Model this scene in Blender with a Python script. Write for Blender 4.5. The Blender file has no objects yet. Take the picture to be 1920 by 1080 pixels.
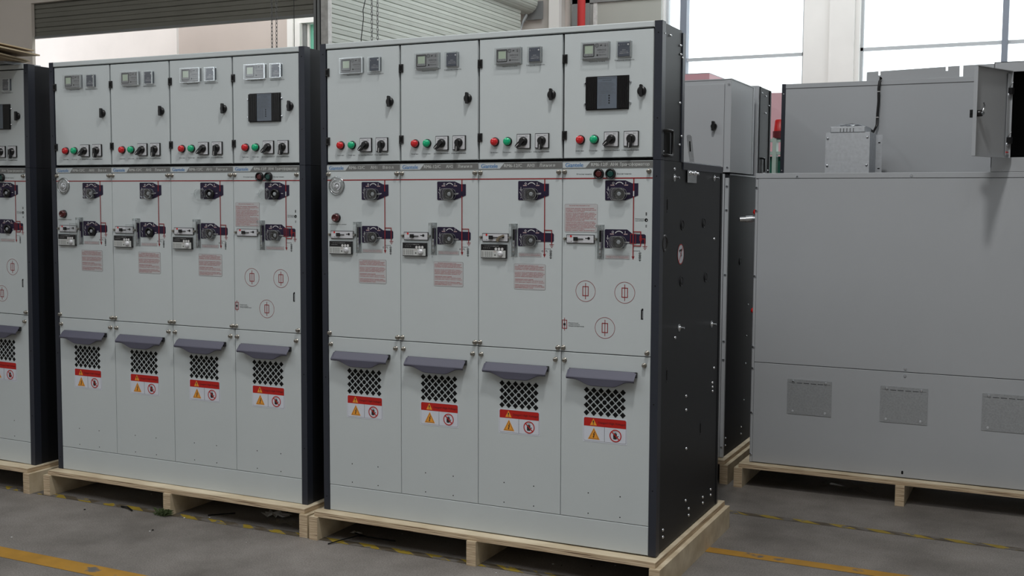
import bpy, math, random
from mathutils import Vector, Matrix, Euler
random.seed(7)
C = bpy.context.scene.collection
PI = math.pi
HP = 0.128            # pallet height: cabinets stand on it
H, T = 1.543, 2.065   # body height, overall height (above the pallet)
W = 1.5               # four bays of 0.375 m

# ------------------------------------------------------------------ materials
MATS = {}
def mat(name, col, rough=.5, metal=0., bump=0., bscale=300., var=0., vscale=3., spec=.5, coat=0., emit=0.):
    if name in MATS: return MATS[name]
    m = bpy.data.materials.new(name); m.use_nodes = True
    nt = m.node_tree; b = nt.nodes['Principled BSDF']
    b.inputs['Base Color'].default_value = (*col, 1)
    b.inputs['Roughness'].default_value = rough
    b.inputs['Metallic'].default_value = metal
    b.inputs['Specular IOR Level'].default_value = spec
    if coat: b.inputs['Coat Weight'].default_value = coat
    if emit:
        b.inputs['Emission Color'].default_value = (*col, 1); b.inputs['Emission Strength'].default_value = emit
    if bump or var:
        tc = nt.nodes.new('ShaderNodeTexCoord')
    if bump:
        n = nt.nodes.new('ShaderNodeTexNoise'); n.inputs['Scale'].default_value = bscale; n.inputs['Detail'].default_value = 2
        bp = nt.nodes.new('ShaderNodeBump'); bp.inputs['Strength'].default_value = bump; bp.inputs['Distance'].default_value = .001
        nt.links.new(tc.outputs['Object'], n.inputs['Vector']); nt.links.new(n.outputs['Fac'], bp.inputs['Height'])
        nt.links.new(bp.outputs['Normal'], b.inputs['Normal'])
    if var:
        n = nt.nodes.new('ShaderNodeTexNoise'); n.inputs['Scale'].default_value = vscale; n.inputs['Detail'].default_value = 5
        mp = nt.nodes.new('ShaderNodeMapRange'); mp.inputs['From Min'].default_value = .3; mp.inputs['From Max'].default_value = .7
        mp.inputs['To Min'].default_value = 1-var; mp.inputs['To Max'].default_value = 1+var
        mx = nt.nodes.new('ShaderNodeMix'); mx.data_type = 'RGBA'; mx.blend_type = 'MULTIPLY'; mx.inputs[0].default_value = 1
        mx.inputs[6].default_value = (*col, 1)
        nt.links.new(tc.outputs['Object'], n.inputs['Vector']); nt.links.new(n.outputs['Fac'], mp.inputs['Value'])
        nt.links.new(mp.outputs['Result'], mx.inputs[7]); nt.links.new(mx.outputs[2], b.inputs['Base Color'])
    MATS[name] = m; return m

def clear_mat(name, tint=(1, 1, 1), refl=.12, rough=.08):
    m = bpy.data.materials.new(name); m.use_nodes = True; nt = m.node_tree; nt.nodes.clear()
    out = nt.nodes.new('ShaderNodeOutputMaterial'); tr = nt.nodes.new('ShaderNodeBsdfTransparent'); gl = nt.nodes.new('ShaderNodeBsdfGlossy')
    lw = nt.nodes.new('ShaderNodeLayerWeight'); lw.inputs['Blend'].default_value = .35
    mp = nt.nodes.new('ShaderNodeMapRange'); mp.inputs['To Min'].default_value = refl; mp.inputs['To Max'].default_value = refl+.28
    mx = nt.nodes.new('ShaderNodeMixShader'); tr.inputs['Color'].default_value = (*tint, 1); gl.inputs['Roughness'].default_value = rough
    gl.inputs['Color'].default_value = (.9, .93, .95, 1)
    nt.links.new(lw.outputs['Facing'], mp.inputs['Value']); nt.links.new(mp.outputs['Result'], mx.inputs[0])
    nt.links.new(tr.outputs[0], mx.inputs[1]); nt.links.new(gl.outputs[0], mx.inputs[2]); nt.links.new(mx.outputs[0], out.inputs['Surface'])
    MATS[name] = m; return m

GREY = mat('light_grey_powder_coat', (.525, .568, .580), .42, bump=.25, bscale=420, var=.015, vscale=2.5)
GREYR = mat('grey_rear_shaded_coat', (.40, .42, .445), .5, bump=.15, bscale=420, var=.02, vscale=2)  # grey of the back-turned cabinets, darkened to stand in for light falloff there
NAVY = mat('dark_navy_powder_coat', (.021, .025, .037), .42, bump=.2, bscale=500)
SIDE = mat('charcoal_side_sheet', (.0085, .0095, .012), .46, bump=.15, bscale=500, spec=.28)
DSIDE = mat('matt_charcoal_sheet', (.014, .015, .018), .6, spec=.2)
BLACK = mat('black_plastic', (.008, .008, .009), .35)
MATTE = mat('matt_black', (.006, .006, .006), .8, spec=.2)
HANDLE = mat('slate_purple_handle_paint', (.088, .088, .125), .5, bump=.2, bscale=500)
SILVER = mat('brushed_silver_plate', (.62, .63, .66), .35, metal=.15)
NICKEL = mat('nickel_plated_screw', (.40, .38, .34), .36, metal=1)
ZINC = mat('bright_zinc_bolt', (.75, .78, .82), .25, metal=1)
GALV = mat('galvanised_sheet', (.60, .63, .67), .42, metal=.55, bump=.2, bscale=200, var=.08, vscale=60)
GALVP = mat('dull_galvanised_plate', (.36, .38, .40), .5, metal=.35, bump=.4, bscale=260, var=.10, vscale=120)
BAND = mat('name_band_grey', (.145, .148, .145), .5)
LOGO = mat('logo_field_grey', (.48, .52, .54), .5)
BLUE = mat('logo_blue', (.05, .17, .38), .5)
LETTER = mat('lettering_pale', (.50, .52, .51), .5)
INK = mat('black_ink', (.02, .02, .022), .6)
INKG = mat('grey_ink', (.10, .10, .10), .6)
RED = mat('mimic_red', (.25, .009, .012), .5)
REDTXT = mat('label_red_ink', (.34, .05, .045), .6)
LBL = mat('label_film', (.46, .46, .47), .5)
PURPLE = mat('purple_plate', (.017, .011, .034), .45, spec=.3)
WHITE = mat('white_ink', (.60, .60, .60), .5)
PINKTAG = mat('pale_tag', (.45, .36, .36), .5)
GREYBLUE = mat('slate_module_face', (.075, .085, .11), .4)
PLATEBL = mat('display_label_grey', (.12, .145, .18), .4)
MODULE = mat('module_grey', (.24, .25, .26), .45)
LCD = mat('lcd_green', (.42, .50, .40), .2)
LAMPR = mat('red_lamp_lens', (.55, .010, .015), .2, coat=.5)
LAMPG = mat('green_lamp_lens', (.0, .40, .18), .2, coat=.5)
DRED = mat('dark_red_lens', (.07, .005, .006), .2, coat=.5)
DGREEN = mat('dark_green_lens', (.0, .045, .038), .25, coat=.4)
REDP = mat('bright_red_plastic', (.60, .012, .010), .35)
SIGNR = mat('sign_red', (.46, .009, .005), .45)
SIGNW = mat('sign_white', (.62, .65, .72), .45)
ORANGE = mat('sign_orange', (.80, .33, .035), .45)
SIGNT = mat('sign_dark_red_text', (.17, .006, .006), .5)
BRASS = mat('worn_key_metal', (.42, .36, .27), .3, metal=1)
BASIN = mat('gauge_grey', (.36, .37, .37), .5)
PINK = mat('pink_paint', (.82, .45, .51), .5)
CLEAR = clear_mat('clear_plastic', (.985, .99, .99), .012, .08)
SMOKE = clear_mat('clear_cup_plastic', (.93, .94, .95), .10, .12)
EDGE = clear_mat('clear_plastic_edge', (.96, .97, .97), .30, .18)
GLASS = clear_mat('window_glass', (.96, .98, .98), .03, .02)
FILM = clear_mat('thin_plastic_film', (.9, .9, .9), .12, .2)

def wood(name, edge):
    m = bpy.data.materials.new(name); m.use_nodes = True; nt = m.node_tree; b = nt.nodes['Principled BSDF']
    b.inputs['Roughness'].default_value = .7
    tc = nt.nodes.new('ShaderNodeTexCoord'); mp = nt.nodes.new('ShaderNodeMapping'); n = nt.nodes.new('ShaderNodeTexNoise')
    r = nt.nodes.new('ShaderNodeValToRGB')
    nt.links.new(tc.outputs['Object'], mp.inputs['Vector']); nt.links.new(mp.outputs['Vector'], n.inputs['Vector']); nt.links.new(n.outputs['Fac'], r.inputs['Fac'])
    n.inputs['Detail'].default_value = 6
    e = r.color_ramp.elements
    if edge:   # glued plies: bands in height
        mp.inputs['Scale'].default_value = (5, 5, 300); n.inputs['Scale'].default_value = 1.0
        e[0].position = .36; e[0].color = (.13, .07, .035, 1); e[1].position = .62; e[1].color = (.70, .57, .40, 1)
        x = r.color_ramp.elements.new(.46); x.color = (.48, .36, .23, 1)
    else:
        mp.inputs['Scale'].default_value = (3, 7, 7); n.inputs['Scale'].default_value = 1.6
        e[0].position = .30; e[0].color = (.48, .39, .26, 1); e[1].position = .72; e[1].color = (.72, .63, .47, 1)
    nt.links.new(r.outputs['Color'], b.inputs['Base Color'])
    MATS[name] = m; return m
PLY = wood('plywood_face', False); PLYE = wood('plywood_edge', True)
BOARD = mat('brown_hardboard', (.34, .25, .15), .6, var=.15, vscale=6)
BOARDE = mat('hardboard_cut_edge', (.45, .36, .23), .7)

def floor_material():
    m = bpy.data.materials.new('worn_concrete_floor'); m.use_nodes = True; nt = m.node_tree; b = nt.nodes['Principled BSDF']
    L = nt.links.new
    tc = nt.nodes.new('ShaderNodeTexCoord')
    n1 = nt.nodes.new('ShaderNodeTexNoise'); n1.inputs['Scale'].default_value = 1.6; n1.inputs['Detail'].default_value = 8; n1.inputs['Roughness'].default_value = .62
    n2 = nt.nodes.new('ShaderNodeTexNoise'); n2.inputs['Scale'].default_value = 160; n2.inputs['Detail'].default_value = 3
    r1 = nt.nodes.new('ShaderNodeValToRGB'); e = r1.color_ramp.elements
    e[0].position = .32; e[0].color = (.11, .10, .09, 1); e[1].position = .68; e[1].color = (.255, .236, .22, 1)
    r2 = nt.nodes.new('ShaderNodeMapRange'); r2.inputs['From Min'].default_value = .3; r2.inputs['From Max'].default_value = .7; r2.inputs['To Min'].default_value = .72; r2.inputs['To Max'].default_value = 1.28
    mx = nt.nodes.new('ShaderNodeMix'); mx.data_type = 'RGBA'; mx.blend_type = 'MULTIPLY'; mx.inputs[0].default_value = 1
    L(tc.outputs['Object'], n1.inputs['Vector']); L(tc.outputs['Object'], n2.inputs['Vector'])
    L(n1.outputs['Fac'], r1.inputs['Fac']); L(n2.outputs['Fac'], r2.inputs['Value'])
    L(r1.outputs['Color'], mx.inputs[6]); L(r2.outputs['Result'], mx.inputs[7]); L(mx.outputs[2], b.inputs['Base Color'])
    b.inputs['Roughness'].default_value = .62
    bp = nt.nodes.new('ShaderNodeBump'); bp.inputs['Strength'].default_value = .35; bp.inputs['Distance'].default_value = .002
    L(n2.outputs['Fac'], bp.inputs['Height']); L(bp.outputs['Normal'], b.inputs['Normal'])
    MATS['floor'] = m; return m
FLOOR = floor_material()

def worn(name, col, scale=9., lo=.34, hi=.40, base=(.13, .12, .11)):
    m = bpy.data.materials.new(name); m.use_nodes = True; nt = m.node_tree; b = nt.nodes['Principled BSDF']; L = nt.links.new
    tc = nt.nodes.new('ShaderNodeTexCoord'); n = nt.nodes.new('ShaderNodeTexNoise'); n.inputs['Scale'].default_value = scale; n.inputs['Detail'].default_value = 7
    r = nt.nodes.new('ShaderNodeValToRGB'); e = r.color_ramp.elements
    e[0].position = lo; e[0].color = (*base, 1); e[1].position = hi; e[1].color = (*col, 1)
    x = e.new(.75); x.color = (col[0]*.72, col[1]*.72, col[2]*.8, 1)
    L(tc.outputs['Object'], n.inputs['Vector']); L(n.outputs['Fac'], r.inputs['Fac']); L(r.outputs['Color'], b.inputs['Base Color'])
    b.inputs['Roughness'].default_value = .6
    MATS[name] = m; return m
YLINE = worn('worn_yellow_floor_paint', (.42, .22, .025))
YTAPE = worn('worn_yellow_tape', (.30, .215, .022), 16, .43, .48)
BTAPE = worn('dirty_black_tape', (.085, .068, .045), 12, .42, .50)

# ------------------------------------------------------------------ mesh builder
def text_polys(s, x0, x1, z0, z1, res=2, keep_aspect=False, bold=0.):
    cu = bpy.data.curves.new('t', 'FONT'); cu.body = s; cu.size = 1; cu.resolution_u = res; cu.offset = bold
    o = bpy.data.objects.new('t', cu)
    me = bpy.data.meshes.new_from_object(o)
    vs = [v.co.copy() for v in me.vertices]; fs = [tuple(p.vertices) for p in me.polygons]
    bpy.data.objects.remove(o); bpy.data.curves.remove(cu); bpy.data.meshes.remove(me)
    if not vs: return [], []
    ax, bx = min(v.x for v in vs), max(v.x for v in vs); ay, by = min(v.y for v in vs), max(v.y for v in vs)
    sx = (x1-x0)/max(bx-ax, 1e-6); sz = (z1-z0)/max(by-ay, 1e-6)
    return [(x0+(v.x-ax)*sx, z0+(v.y-ay)*sz) for v in vs], fs

class MB:
    def __init__(s): s.v = []; s.f = []; s.m = []; s.mats = []; s.sm = []
    def mi(s, m):
        if m not in s.mats: s.mats.append(m)
        return s.mats.index(m)
    def add(s, vs, fs, m, smooth=False):
        o = len(s.v); s.v += [tuple(v) for v in vs]; k = s.mi(m)
        for f in fs: s.f.append(tuple(i+o for i in f)); s.m.append(k); s.sm.append(smooth)
        return s
    def box(s, x0, x1, y0, y1, z0, z1, m, M=None):
        x0, x1 = min(x0, x1), max(x0, x1); y0, y1 = min(y0, y1), max(y0, y1); z0, z1 = min(z0, z1), max(z0, z1)
        vs = [Vector(p) for p in ((x0,y0,z0),(x1,y0,z0),(x1,y1,z0),(x0,y1,z0),(x0,y0,z1),(x1,y0,z1),(x1,y1,z1),(x0,y1,z1))]
        if M is not None: vs = [M @ v for v in vs]
        return s.add(vs, [(0,1,5,4),(1,2,6,5),(2,3,7,6),(3,0,4,7),(4,5,6,7),(3,2,1,0)], m)
    def bbox(s, x0, x1, y0, y1, z0, z1, m, c=.002):
        """box whose front edges (towards -y) are chamfered"""
        def ring(d, y): return [(x0+d, y, z0+d), (x1-d, y, z0+d), (x1-d, y, z1-d), (x0+d, y, z1-d)]
        vs = ring(c, y0) + ring(0, y0+c) + ring(0, y1)
        fs = [(0,1,2,3)]
        for a in (0, 4):
            for i in range(4): j = (i+1) % 4; fs.append((a+i, a+4+i, a+4+j, a+j))
        fs.append((11,10,9,8))
        return s.add(vs, fs, m)
    def prism(s, poly, y0, y1, m, side=None):
        """outline in x,z, front at y0 and back at y1"""
        n = len(poly); vs = [(x, y0, z) for x, z in poly] + [(x, y1, z) for x, z in poly]
        s.add(vs, [tuple(range(n)), tuple(range(2*n-1, n-1, -1))], m)
        s.add(vs, [(i, n+i, n+(i+1) % n, (i+1) % n) for i in range(n)], side or m); return s
    def rbox(s, x0, x1, y0, y1, z0, z1, r, m, n=4, side=None):
        p = []
        for cx, cz, a in ((x1-r, z1-r, 0), (x0+r, z1-r, 90), (x0+r, z0+r, 180), (x1-r, z0+r, 270)):
            for i in range(n+1): t = math.radians(a+90*i/n); p.append((cx+r*math.cos(t), cz+r*math.sin(t)))
        return s.prism(p, y0, y1, m, side)
    def lathe(s, c, prof, m, axis='y', n=20, smooth=True, squash=1.):
        """prof: (radius, offset along axis)"""
        vs = []; fs = []
        for r, h in prof:
            for i in range(n):
                t = 2*PI*i/n; a, b = r*math.cos(t), r*math.sin(t)*squash
                vs.append({'y': (c[0]+a, c[1]+h, c[2]+b), 'z': (c[0]+a, c[1]+b, c[2]+h), 'x': (c[0]+h, c[1]+a, c[2]+b)}[axis])
        for k in range(len(prof)-1):
            for i in range(n): j = (i+1) % n; fs.append((k*n+i, k*n+j, (k+1)*n+j, (k+1)*n+i))
        s.add(vs, fs, m, smooth)
        s.add(vs, [tuple(range((len(prof)-1)*n, len(prof)*n)), tuple(range(n-1, -1, -1))], m)
        return s
    def ring(s, cx, cz, r0, r1, y0, m, n=32, a0=0, a1=360, th=.0004):
        full = a1-a0 >= 360; k = n if full else n+1
        ts = [math.radians(a0+(a1-a0)*i/n) for i in range(k)]
        o = [(cx+r1*math.cos(t), y0, cz+r1*math.sin(t)) for t in ts]; i_ = [(cx+r0*math.cos(t), y0, cz+r0*math.sin(t)) for t in ts]
        vs = o+i_+[(x, y+th, z) for x, y, z in o+i_]; fs = []
        for a in range(n):
            b = (a+1) % k; fs += [(a, b, k+b, k+a), (2*k+a, 2*k+b, b, a), (k+a, k+b, 3*k+b, 3*k+a)]
        return s.add(vs, fs, m)
    def line(s, pts, w, y, m, th=.0004):
        for (ax, az), (bx, bz) in zip(pts, pts[1:]):
            y -= .00002
            d = math.hypot(bx-ax, bz-az) or 1e-6; nx, nz = -(bz-az)/d*w/2, (bx-ax)/d*w/2; ex, ez = (bx-ax)/d*w/2, (bz-az)/d*w/2
            if len(pts) == 2: ex = ez = 0
            s.prism([(ax+nx-ex, az+nz-ez), (ax-nx-ex, az-nz-ez), (bx-nx+ex, bz-nz+ez), (bx+nx+ex, bz+nz+ez)], y, y+th, m)
        return s
    def disc(s, cx, cz, r, y, m, n=16, th=.0004):
        return s.prism([(cx+r*math.cos(2*PI*i/n), cz+r*math.sin(2*PI*i/n)) for i in range(n)], y, y+th, m)
    def text(s, t, x0, x1, z0, z1, y, m, res=2, bold=0.):
        p, f = text_polys(t, x0, x1, z0, z1, res); d = bold*(z1-z0)     # heavier strokes: the same outlines laid again a hair aside
        for k in range(3 if bold else 1): s.add([(a+(k-1)*d if bold else a, y-.00002*k, b) for a, b in p], f, m)
        return s
    def tube(s, pts, r, m, n=8, closed=False):
        pts = [Vector(p) for p in pts]; k = len(pts); vs = []; fs = []
        for i, p in enumerate(pts):
            a = pts[(i-1) % k] if (closed or i) else p; b = pts[(i+1) % k] if (closed or i < k-1) else p
            d = (b-a).normalized(); u = d.cross(Vector((0, 0, 1)) if abs(d.z) < .9 else Vector((1, 0, 0))).normalized(); w = d.cross(u)
            for j in range(n): t = 2*PI*j/n; vs.append(p+u*r*math.cos(t)+w*r*math.sin(t))
        for i in range(k if closed else k-1):
            q = (i+1) % k
            for j in range(n): l = (j+1) % n; fs.append((i*n+j, i*n+l, q*n+l, q*n+j))
        s.add(vs, fs, m, True)
        if not closed: s.add(vs, [tuple(range(n)), tuple(range(k*n-1, (k-1)*n-1, -1))], m)
        return s
    def mesh(s, name):
        me = bpy.data.meshes.new(name); me.from_pydata(s.v, [], s.f)
        for m in s.mats: me.materials.append(m)
        me.polygons.foreach_set('material_index', s.m); me.polygons.foreach_set('use_smooth', s.sm)
        me.validate(); me.update(); return me

CACHE = {}
def part(name, key, fn, parent, loc=(0, 0, 0), label=None):
    """one mesh object under its parent; repeats of the same key share mesh data"""
    if key is None or key not in CACHE:
        b = MB(); fn(b); me = b.mesh(name)
        if key is not None: CACHE[key] = me
    else: me = CACHE[key]
    o = bpy.data.objects.new(name, me); C.objects.link(o); o.location = loc
    if parent is not None: o.parent = parent
    if label: o['label'] = label
    return o
def tag(o, label, cat, group=None, kind=None):
    o['label'] = label; o['category'] = cat
    if group: o['group'] = group
    if kind: o['kind'] = kind
    return o
def empty(name, loc, rot=(0, 0, 0)):
    o = bpy.data.objects.new(name, None); o.empty_display_size = .1; C.objects.link(o); o.location = loc; o.rotation_euler = rot; return o
def struct(name, fn, parent=None):
    o = part(name, None, fn, parent)
    if parent is None: o['kind'] = 'structure'
    return o

# ------------------------------------------------------------------ bay details (front face at y=0, towards the viewer is -y)
def lv_door(b): b.bbox(.0045, .3712, 0, .016, 1.553, 2.037, GREY, .0022)
def hinge(z):
    def f(b): b.bbox(-.002, .018, -.007, .004, z-.017, z+.017, BLACK, .002); b.box(.004, .013, -.009, -.007, z-.010, z+.010, MATTE)
    return f
def door_latch(b):
    b.lathe((.3265, 0, 1.804), [(.0180, 0), (.0180, -.006), (.0160, -.009), (.010, -.011)], BLACK)
    b.rbox(.3220, .3330, -.020, -.008, 1.781, 1.8275, .004, BLACK)
def indicator_unit(b):
    b.bbox(.084, .192, -.011, 0, 1.934, 1.9945, MODULE, .002)
    b.rbox(.0885, .1345, -.0116, -.0108, 1.9415, 1.9905, .004, BLACK)
    b.rbox(.0915, .1315, -.012, -.0113, 1.9445, 1.9875, .002, MODULE)
    b.rbox(.0945, .1285, -.0124, -.0117, 1.954, 1.984, .001, LCD)
    b.line([(.094, 1.985), (.129, 1.985)], .002, -.0126, BLACK); b.line([(.0945, 1.955), (.0945, 1.985)], .002, -.0126, BLACK)
    b.text('L1  L2  L3', .096, .127, 1.947, 1.951, -.0122, INK, 1)
    b.ring(.145, 1.984, .0058, .0072, -.0116, INK); b.text('kV', .1422, .148, 1.9825, 1.9858, -.0116, INK, 1)
    b.prism([(.157, 1.982), (.160, 1.986), (.167, 1.986), (.164, 1.982)], -.0116, -.0112, INK)
    b.line([(.1795, 1.990), (.1795, 1.984)], .0012, -.0116, INK); b.ring(.1795, 1.981, .0015, .0025, -.0116, INK, 12)
    b.text('DXN13-Q', .1475, .183, 1.963, 1.9695, -.0116, INK); b.text('AC 220V', .154, .177, 1.956, 1.959, -.0116, INK, 1)
    b.disc(.147, 1.947, .0035, -.0116, INK); b.text('KDE Group', .153, .183, 1.9445, 1.9495, -.0116, INK)
def clear_case(x0, x1, z0, z1):
    def f(b):
        b.bbox(x0, x1, -.017, 0, z0, z1, CLEAR, .003)
        b.line([(x0, z0), (x1, z0), (x1, z1), (x0, z1), (x0, z0)], .0016, -.0175, EDGE, .001); b.line([(x0, z0), (x1, z0), (x1, z1), (x0, z1), (x0, z0)], .0016, -.0012, EDGE, .001); b.box(x1-.0025, x1+.002, -.0175, -.012, z0, z1, EDGE)
    return f
def humidity_unit(b):
    b.bbox(.229, .281, -.009, 0, 1.937, 1.991, GREYBLUE, .0015)
    b.disc(.272, 1.982, .0032, -.0096, WHITE); b.line([(.235, 1.984), (.235, 1.978)], .001, -.0096, WHITE)
    for i in range(2): b.disc(.246+i*.009, 1.982, .0006, -.0096, WHITE, 8)
    b.text('НЕМ-НК', .248, .262, 1.960, 1.963, -.0096, WHITE, 1); b.text('Контроллер', .240, .272, 1.954, 1.957, -.0096, WHITE, 1); b.text('влажности и темп.', .238, .275, 1.948, 1.951, -.0096, WHITE, 1)
LVC = (('Индикатор питания', .108, .174, 1.921, 1.9275), ('Контроллер влажности', .215, .294, 1.920, 1.9275), ('Включено', .056, .090, 1.5785, 1.5840), ('Отключено', .111, .149, 1.5785, 1.5840),
       ('Дистанционный/Местный', .164, .239, 1.5780, 1.5840), ('Отключение/Включение', .247, .317, 1.5780, 1.5840))
def lamp(m):
    def f(b):
        b.lathe((0, 0, 0), [(.0185, 0), (.0185, -.004), (.0165, -.006)], BLACK)
        b.lathe((0, 0, 0), [(.0152, -.004), (.0152, -.016), (.0145, -.0175), (.012, -.0195), (.007, -.0215), (.002, -.022)], m, n=24)
    return f
def selector(ang):
    def f(b):
        b.bbox(-.030, .030, -.007, 0, -.0295, .0295, BLACK, .001); b.rbox(-.0275, .0275, -.0078, -.0068, -.027, .027, .002, SILVER)
        b.text('Откл.', -.021, -.006, .0185, .0225, -.0081, INK, 1); b.text('Вкл.', .009, .021, .0185, .0225, -.0081, INK, 1)
        b.lathe((0, 0, 0), [(.0185, -.007), (.0185, -.010), (.0160, -.012), (.0150, -.020), (.012, -.022)], BLACK, n=20)
        c, s = math.cos(ang), math.sin(ang)
        def r(x, z): return (x*c-z*s, x*s+z*c)
        b.prism([r(-.010, .0075), r(-.010, -.0075), r(.022, -.0075), r(.034, -.005), r(.036, 0), r(.034, .005), r(.022, .0075)], -.028, -.012, BLACK)
        p = r(.014, 0); b.prism([r(.016, .001), r(.016, -.001), r(.034, -.001), r(.034, .001)], -.0284, -.028, WHITE)
    return f
def display_unit(b):
    b.box(.098, .275, -.001, .004, 1.737, 1.867, BLACK)
    for x0, x1 in ((.099, .146), (.229, .274)):
        n = 11
        for i in range(n):
            a = x0+(x1-x0)*i/n; b.box(a, a+(x1-x0)/n*.55, -.010, -.001, 1.741, 1.863, BLACK)
    b.bbox(.147, .228, -.010, -.001, 1.741, 1.863, PLATEBL, .001)
    b.text('BQZ-B блок контроллера', .151, .224, 1.8555, 1.860, -.0103, INK, 1); b.text('ИНСТРУКЦИЯ', .170, .206, 1.8475, 1.851, -.0103, INK, 1)
    for i in range(9): b.text('настройка и проверка сигналов и питания'[i:i+28], .151, .151+.072*(.8+.2*((i*7) % 3)/2), 1.839-i*.0052, 1.8422-i*.0052, -.0103, INKG, 1)
    for i in range(8): b.text('режим  %d  пуск' % (i+1), .153, .186, 1.790-i*.0052, 1.7932-i*.0052, -.0103, INKG, 1)
    for i in range(4): b.disc(.197, 1.791-i*.0095, .003, -.0108, BLACK, 12, .001)
def display_screw(b): b.lathe((0, 0, 0), [(.0045, 0), (.004, -.004), (.002, -.006)], ZINC, n=10)
def name_plate(txt):
    def f(b):
        b.box(.0012, .3738, -.0012, 0, 1.514, 1.5395, LOGO)
        b.prism([(.098, 1.515), (.3738, 1.515), (.3738, 1.5385), (.119, 1.5385)], -.0018, -.001, BAND)
        b.line([(.0012, 1.5145), (.3738, 1.5145)], .0012, -.002, BAND)
        b.line([(.0012, 1.539), (.3738, 1.539)], .001, -.002, BAND)
    return f
TITLES = [[('RM6-12/C', .118, .198), ('АН1', .228, .261), ('Ввод', .290, .346)], [('RM6-12/C', .118, .198), ('АН2', .224, .257), ('Линия', .280, .348)],
          [('RM6-12/C', .118, .198), ('АН3', .220, .253), ('Линия', .276, .345)], [('RM6-12/F', .122, .192), ('АН4', .202, .232), ('Трансформатор', .241, .361)]]
def spaced(b, t, x0, x1, zb, zc, y, m):
    zx = zb+(zc-zb)*.72; zd = zb-(zc-zb)*.24; p = (x1-x0)/(len(t)-.2); w = min(p*.8, (zc-zb)*.72)
    for k, ch in enumerate(t):
        a = x0+k*p; top = zc if ch.isupper() else zx; bot = zd if ch in 'рф' else zb
        if ch == 'ф':
            c = a+w/2; b.line([(c, bot), (c, zc)], .0014, y-.0001, m)
            n = 16; pts = [(c+(w*.42)*math.cos(2*PI*q/n), (zb+zx)/2+(zx-zb)*.42*math.sin(2*PI*q/n)) for q in range(n+1)]; b.line(pts, .0013, y, m); continue
        b.text(ch, a, a+w, bot, top, y, m, 2, .03)
def name_letters(i):
    def f(b):
        b.text('Giantele', .013, .088, 1.5185, 1.5345, -.0016, BLUE, 3, .035)
        for t, a, c in TITLES[i][:2]: b.text(t, a, c, 1.5205, 1.5335, -.0022, LETTER, 2, .03)
        t, a, c = TITLES[i][2]; spaced(b, t, a, c, 1.5205, 1.5335, -.0022, LETTER)
    return f
def control_panel(b): b.bbox(.0012, .3738, 0, .012, .7855, 1.5405, GREY, .0012)
def cable_cover(b):
    b.bbox(.0012, .3738, 0, .012, .1178, .7822, GREY, .0012)
    for x in (.121, .256):
        for z in (.1385, .2215): b.disc(x, z, .0026, -.0003, MATTE, 10)
def panel_screw(b):
    b.lathe((0, 0, 0), [(.0098, 0), (.0098, -.002), (.0065, -.0025), (.0065, -.006), (.0078, -.0065), (.0078, -.012), (.0062, -.0135), (.002, -.0138)], NICKEL, n=14)
    b.box(-.0062, .0062, -.0143, -.0136, -.0008, .0008, MATTE)
def mimic(kind):
    def f(b):
        y = -.0006; yp = -.0016
        b.line([(.0012, 1.4735), (.3738, 1.4735)], .0046, y, RED)
        b.line([(.2985, 1.4735), (.2985, 1.424)], .0044, yp-.0005, RED); b.line([(.2985, 1.424), (.2985, 1.404)], .0044, yp-.0005, WHITE if kind == 'F' else PURPLE)
        b.line([(.2985, 1.405), (.2985, 1.170)], .0040, -.0020, RED)
        b.prism([(.2925, 1.172), (.2985, 1.158), (.3045, 1.172)], y, 0, RED)
        if kind == 'C':
            b.line([(.2985, 1.268), (.330, 1.268), (.330, 1.212)], .0034, -.0020, RED); gx, gz = .330, 1.211
        else:
            b.line([(.2985, 1.267), (.329, 1.267), (.329, 1.213), (.2985, 1.213)], .0038, -.0020, RED)
            b.line([(.329, 1.240), (.346, 1.240), (.346, 1.212)], .0034, -.0020, RED); gx, gz = .346, 1.211
            for a, c in ((.288, .309),): b.line([(a, 1.258), (c, 1.258), (c, 1.222), (a, 1.222), (a, 1.258)], .0022, -.0022, RED)
            b.box(.3245, .3335, -.0024, -.0016, 1.232, 1.252, RED)
        for k, w in enumerate((.019, .013, .006)): b.line([(gx-w/2, gz-k*.0055), (gx+w/2, gz-k*.0055)], .0022, y, RED)
        b.line([(.2985, 1.1935), (.326, 1.1935), (.326, 1.186)], .0010, y, INK)
        b.line([(.320, 1.1865), (.332, 1.1865)], .0010, y, INK); b.line([(.320, 1.1845), (.332, 1.1845)], .0010, y, INK)
        b.line([(.326, 1.1845), (.326, 1.157)], .0008, y, INK)
        b.ring(.326, 1.1765, .0040, .0050, y, INK, 16); b.ring(.326, 1.1675, .0040, .0050, y, INK, 16)
        for c in (1.1765, 1.1675): b.line([(.323, c-.003), (.329, c+.003)], .001, y, INK); b.line([(.323, c+.003), (.329, c-.003)], .001, y, INK)
        b.line([(.320, 1.159), (.332, 1.159)], .001, y, INK); b.prism([(.3225, 1.158), (.326, 1.153), (.3295, 1.158)], y, 0, INK)
        if kind == 'C': b.ring(.2895, 1.184, .0025, .0036, y, INK, 12); b.line([(.302, 1.184), (.308, 1.187), (.311, 1.180)], .0012, y, INK)
    return f
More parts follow.
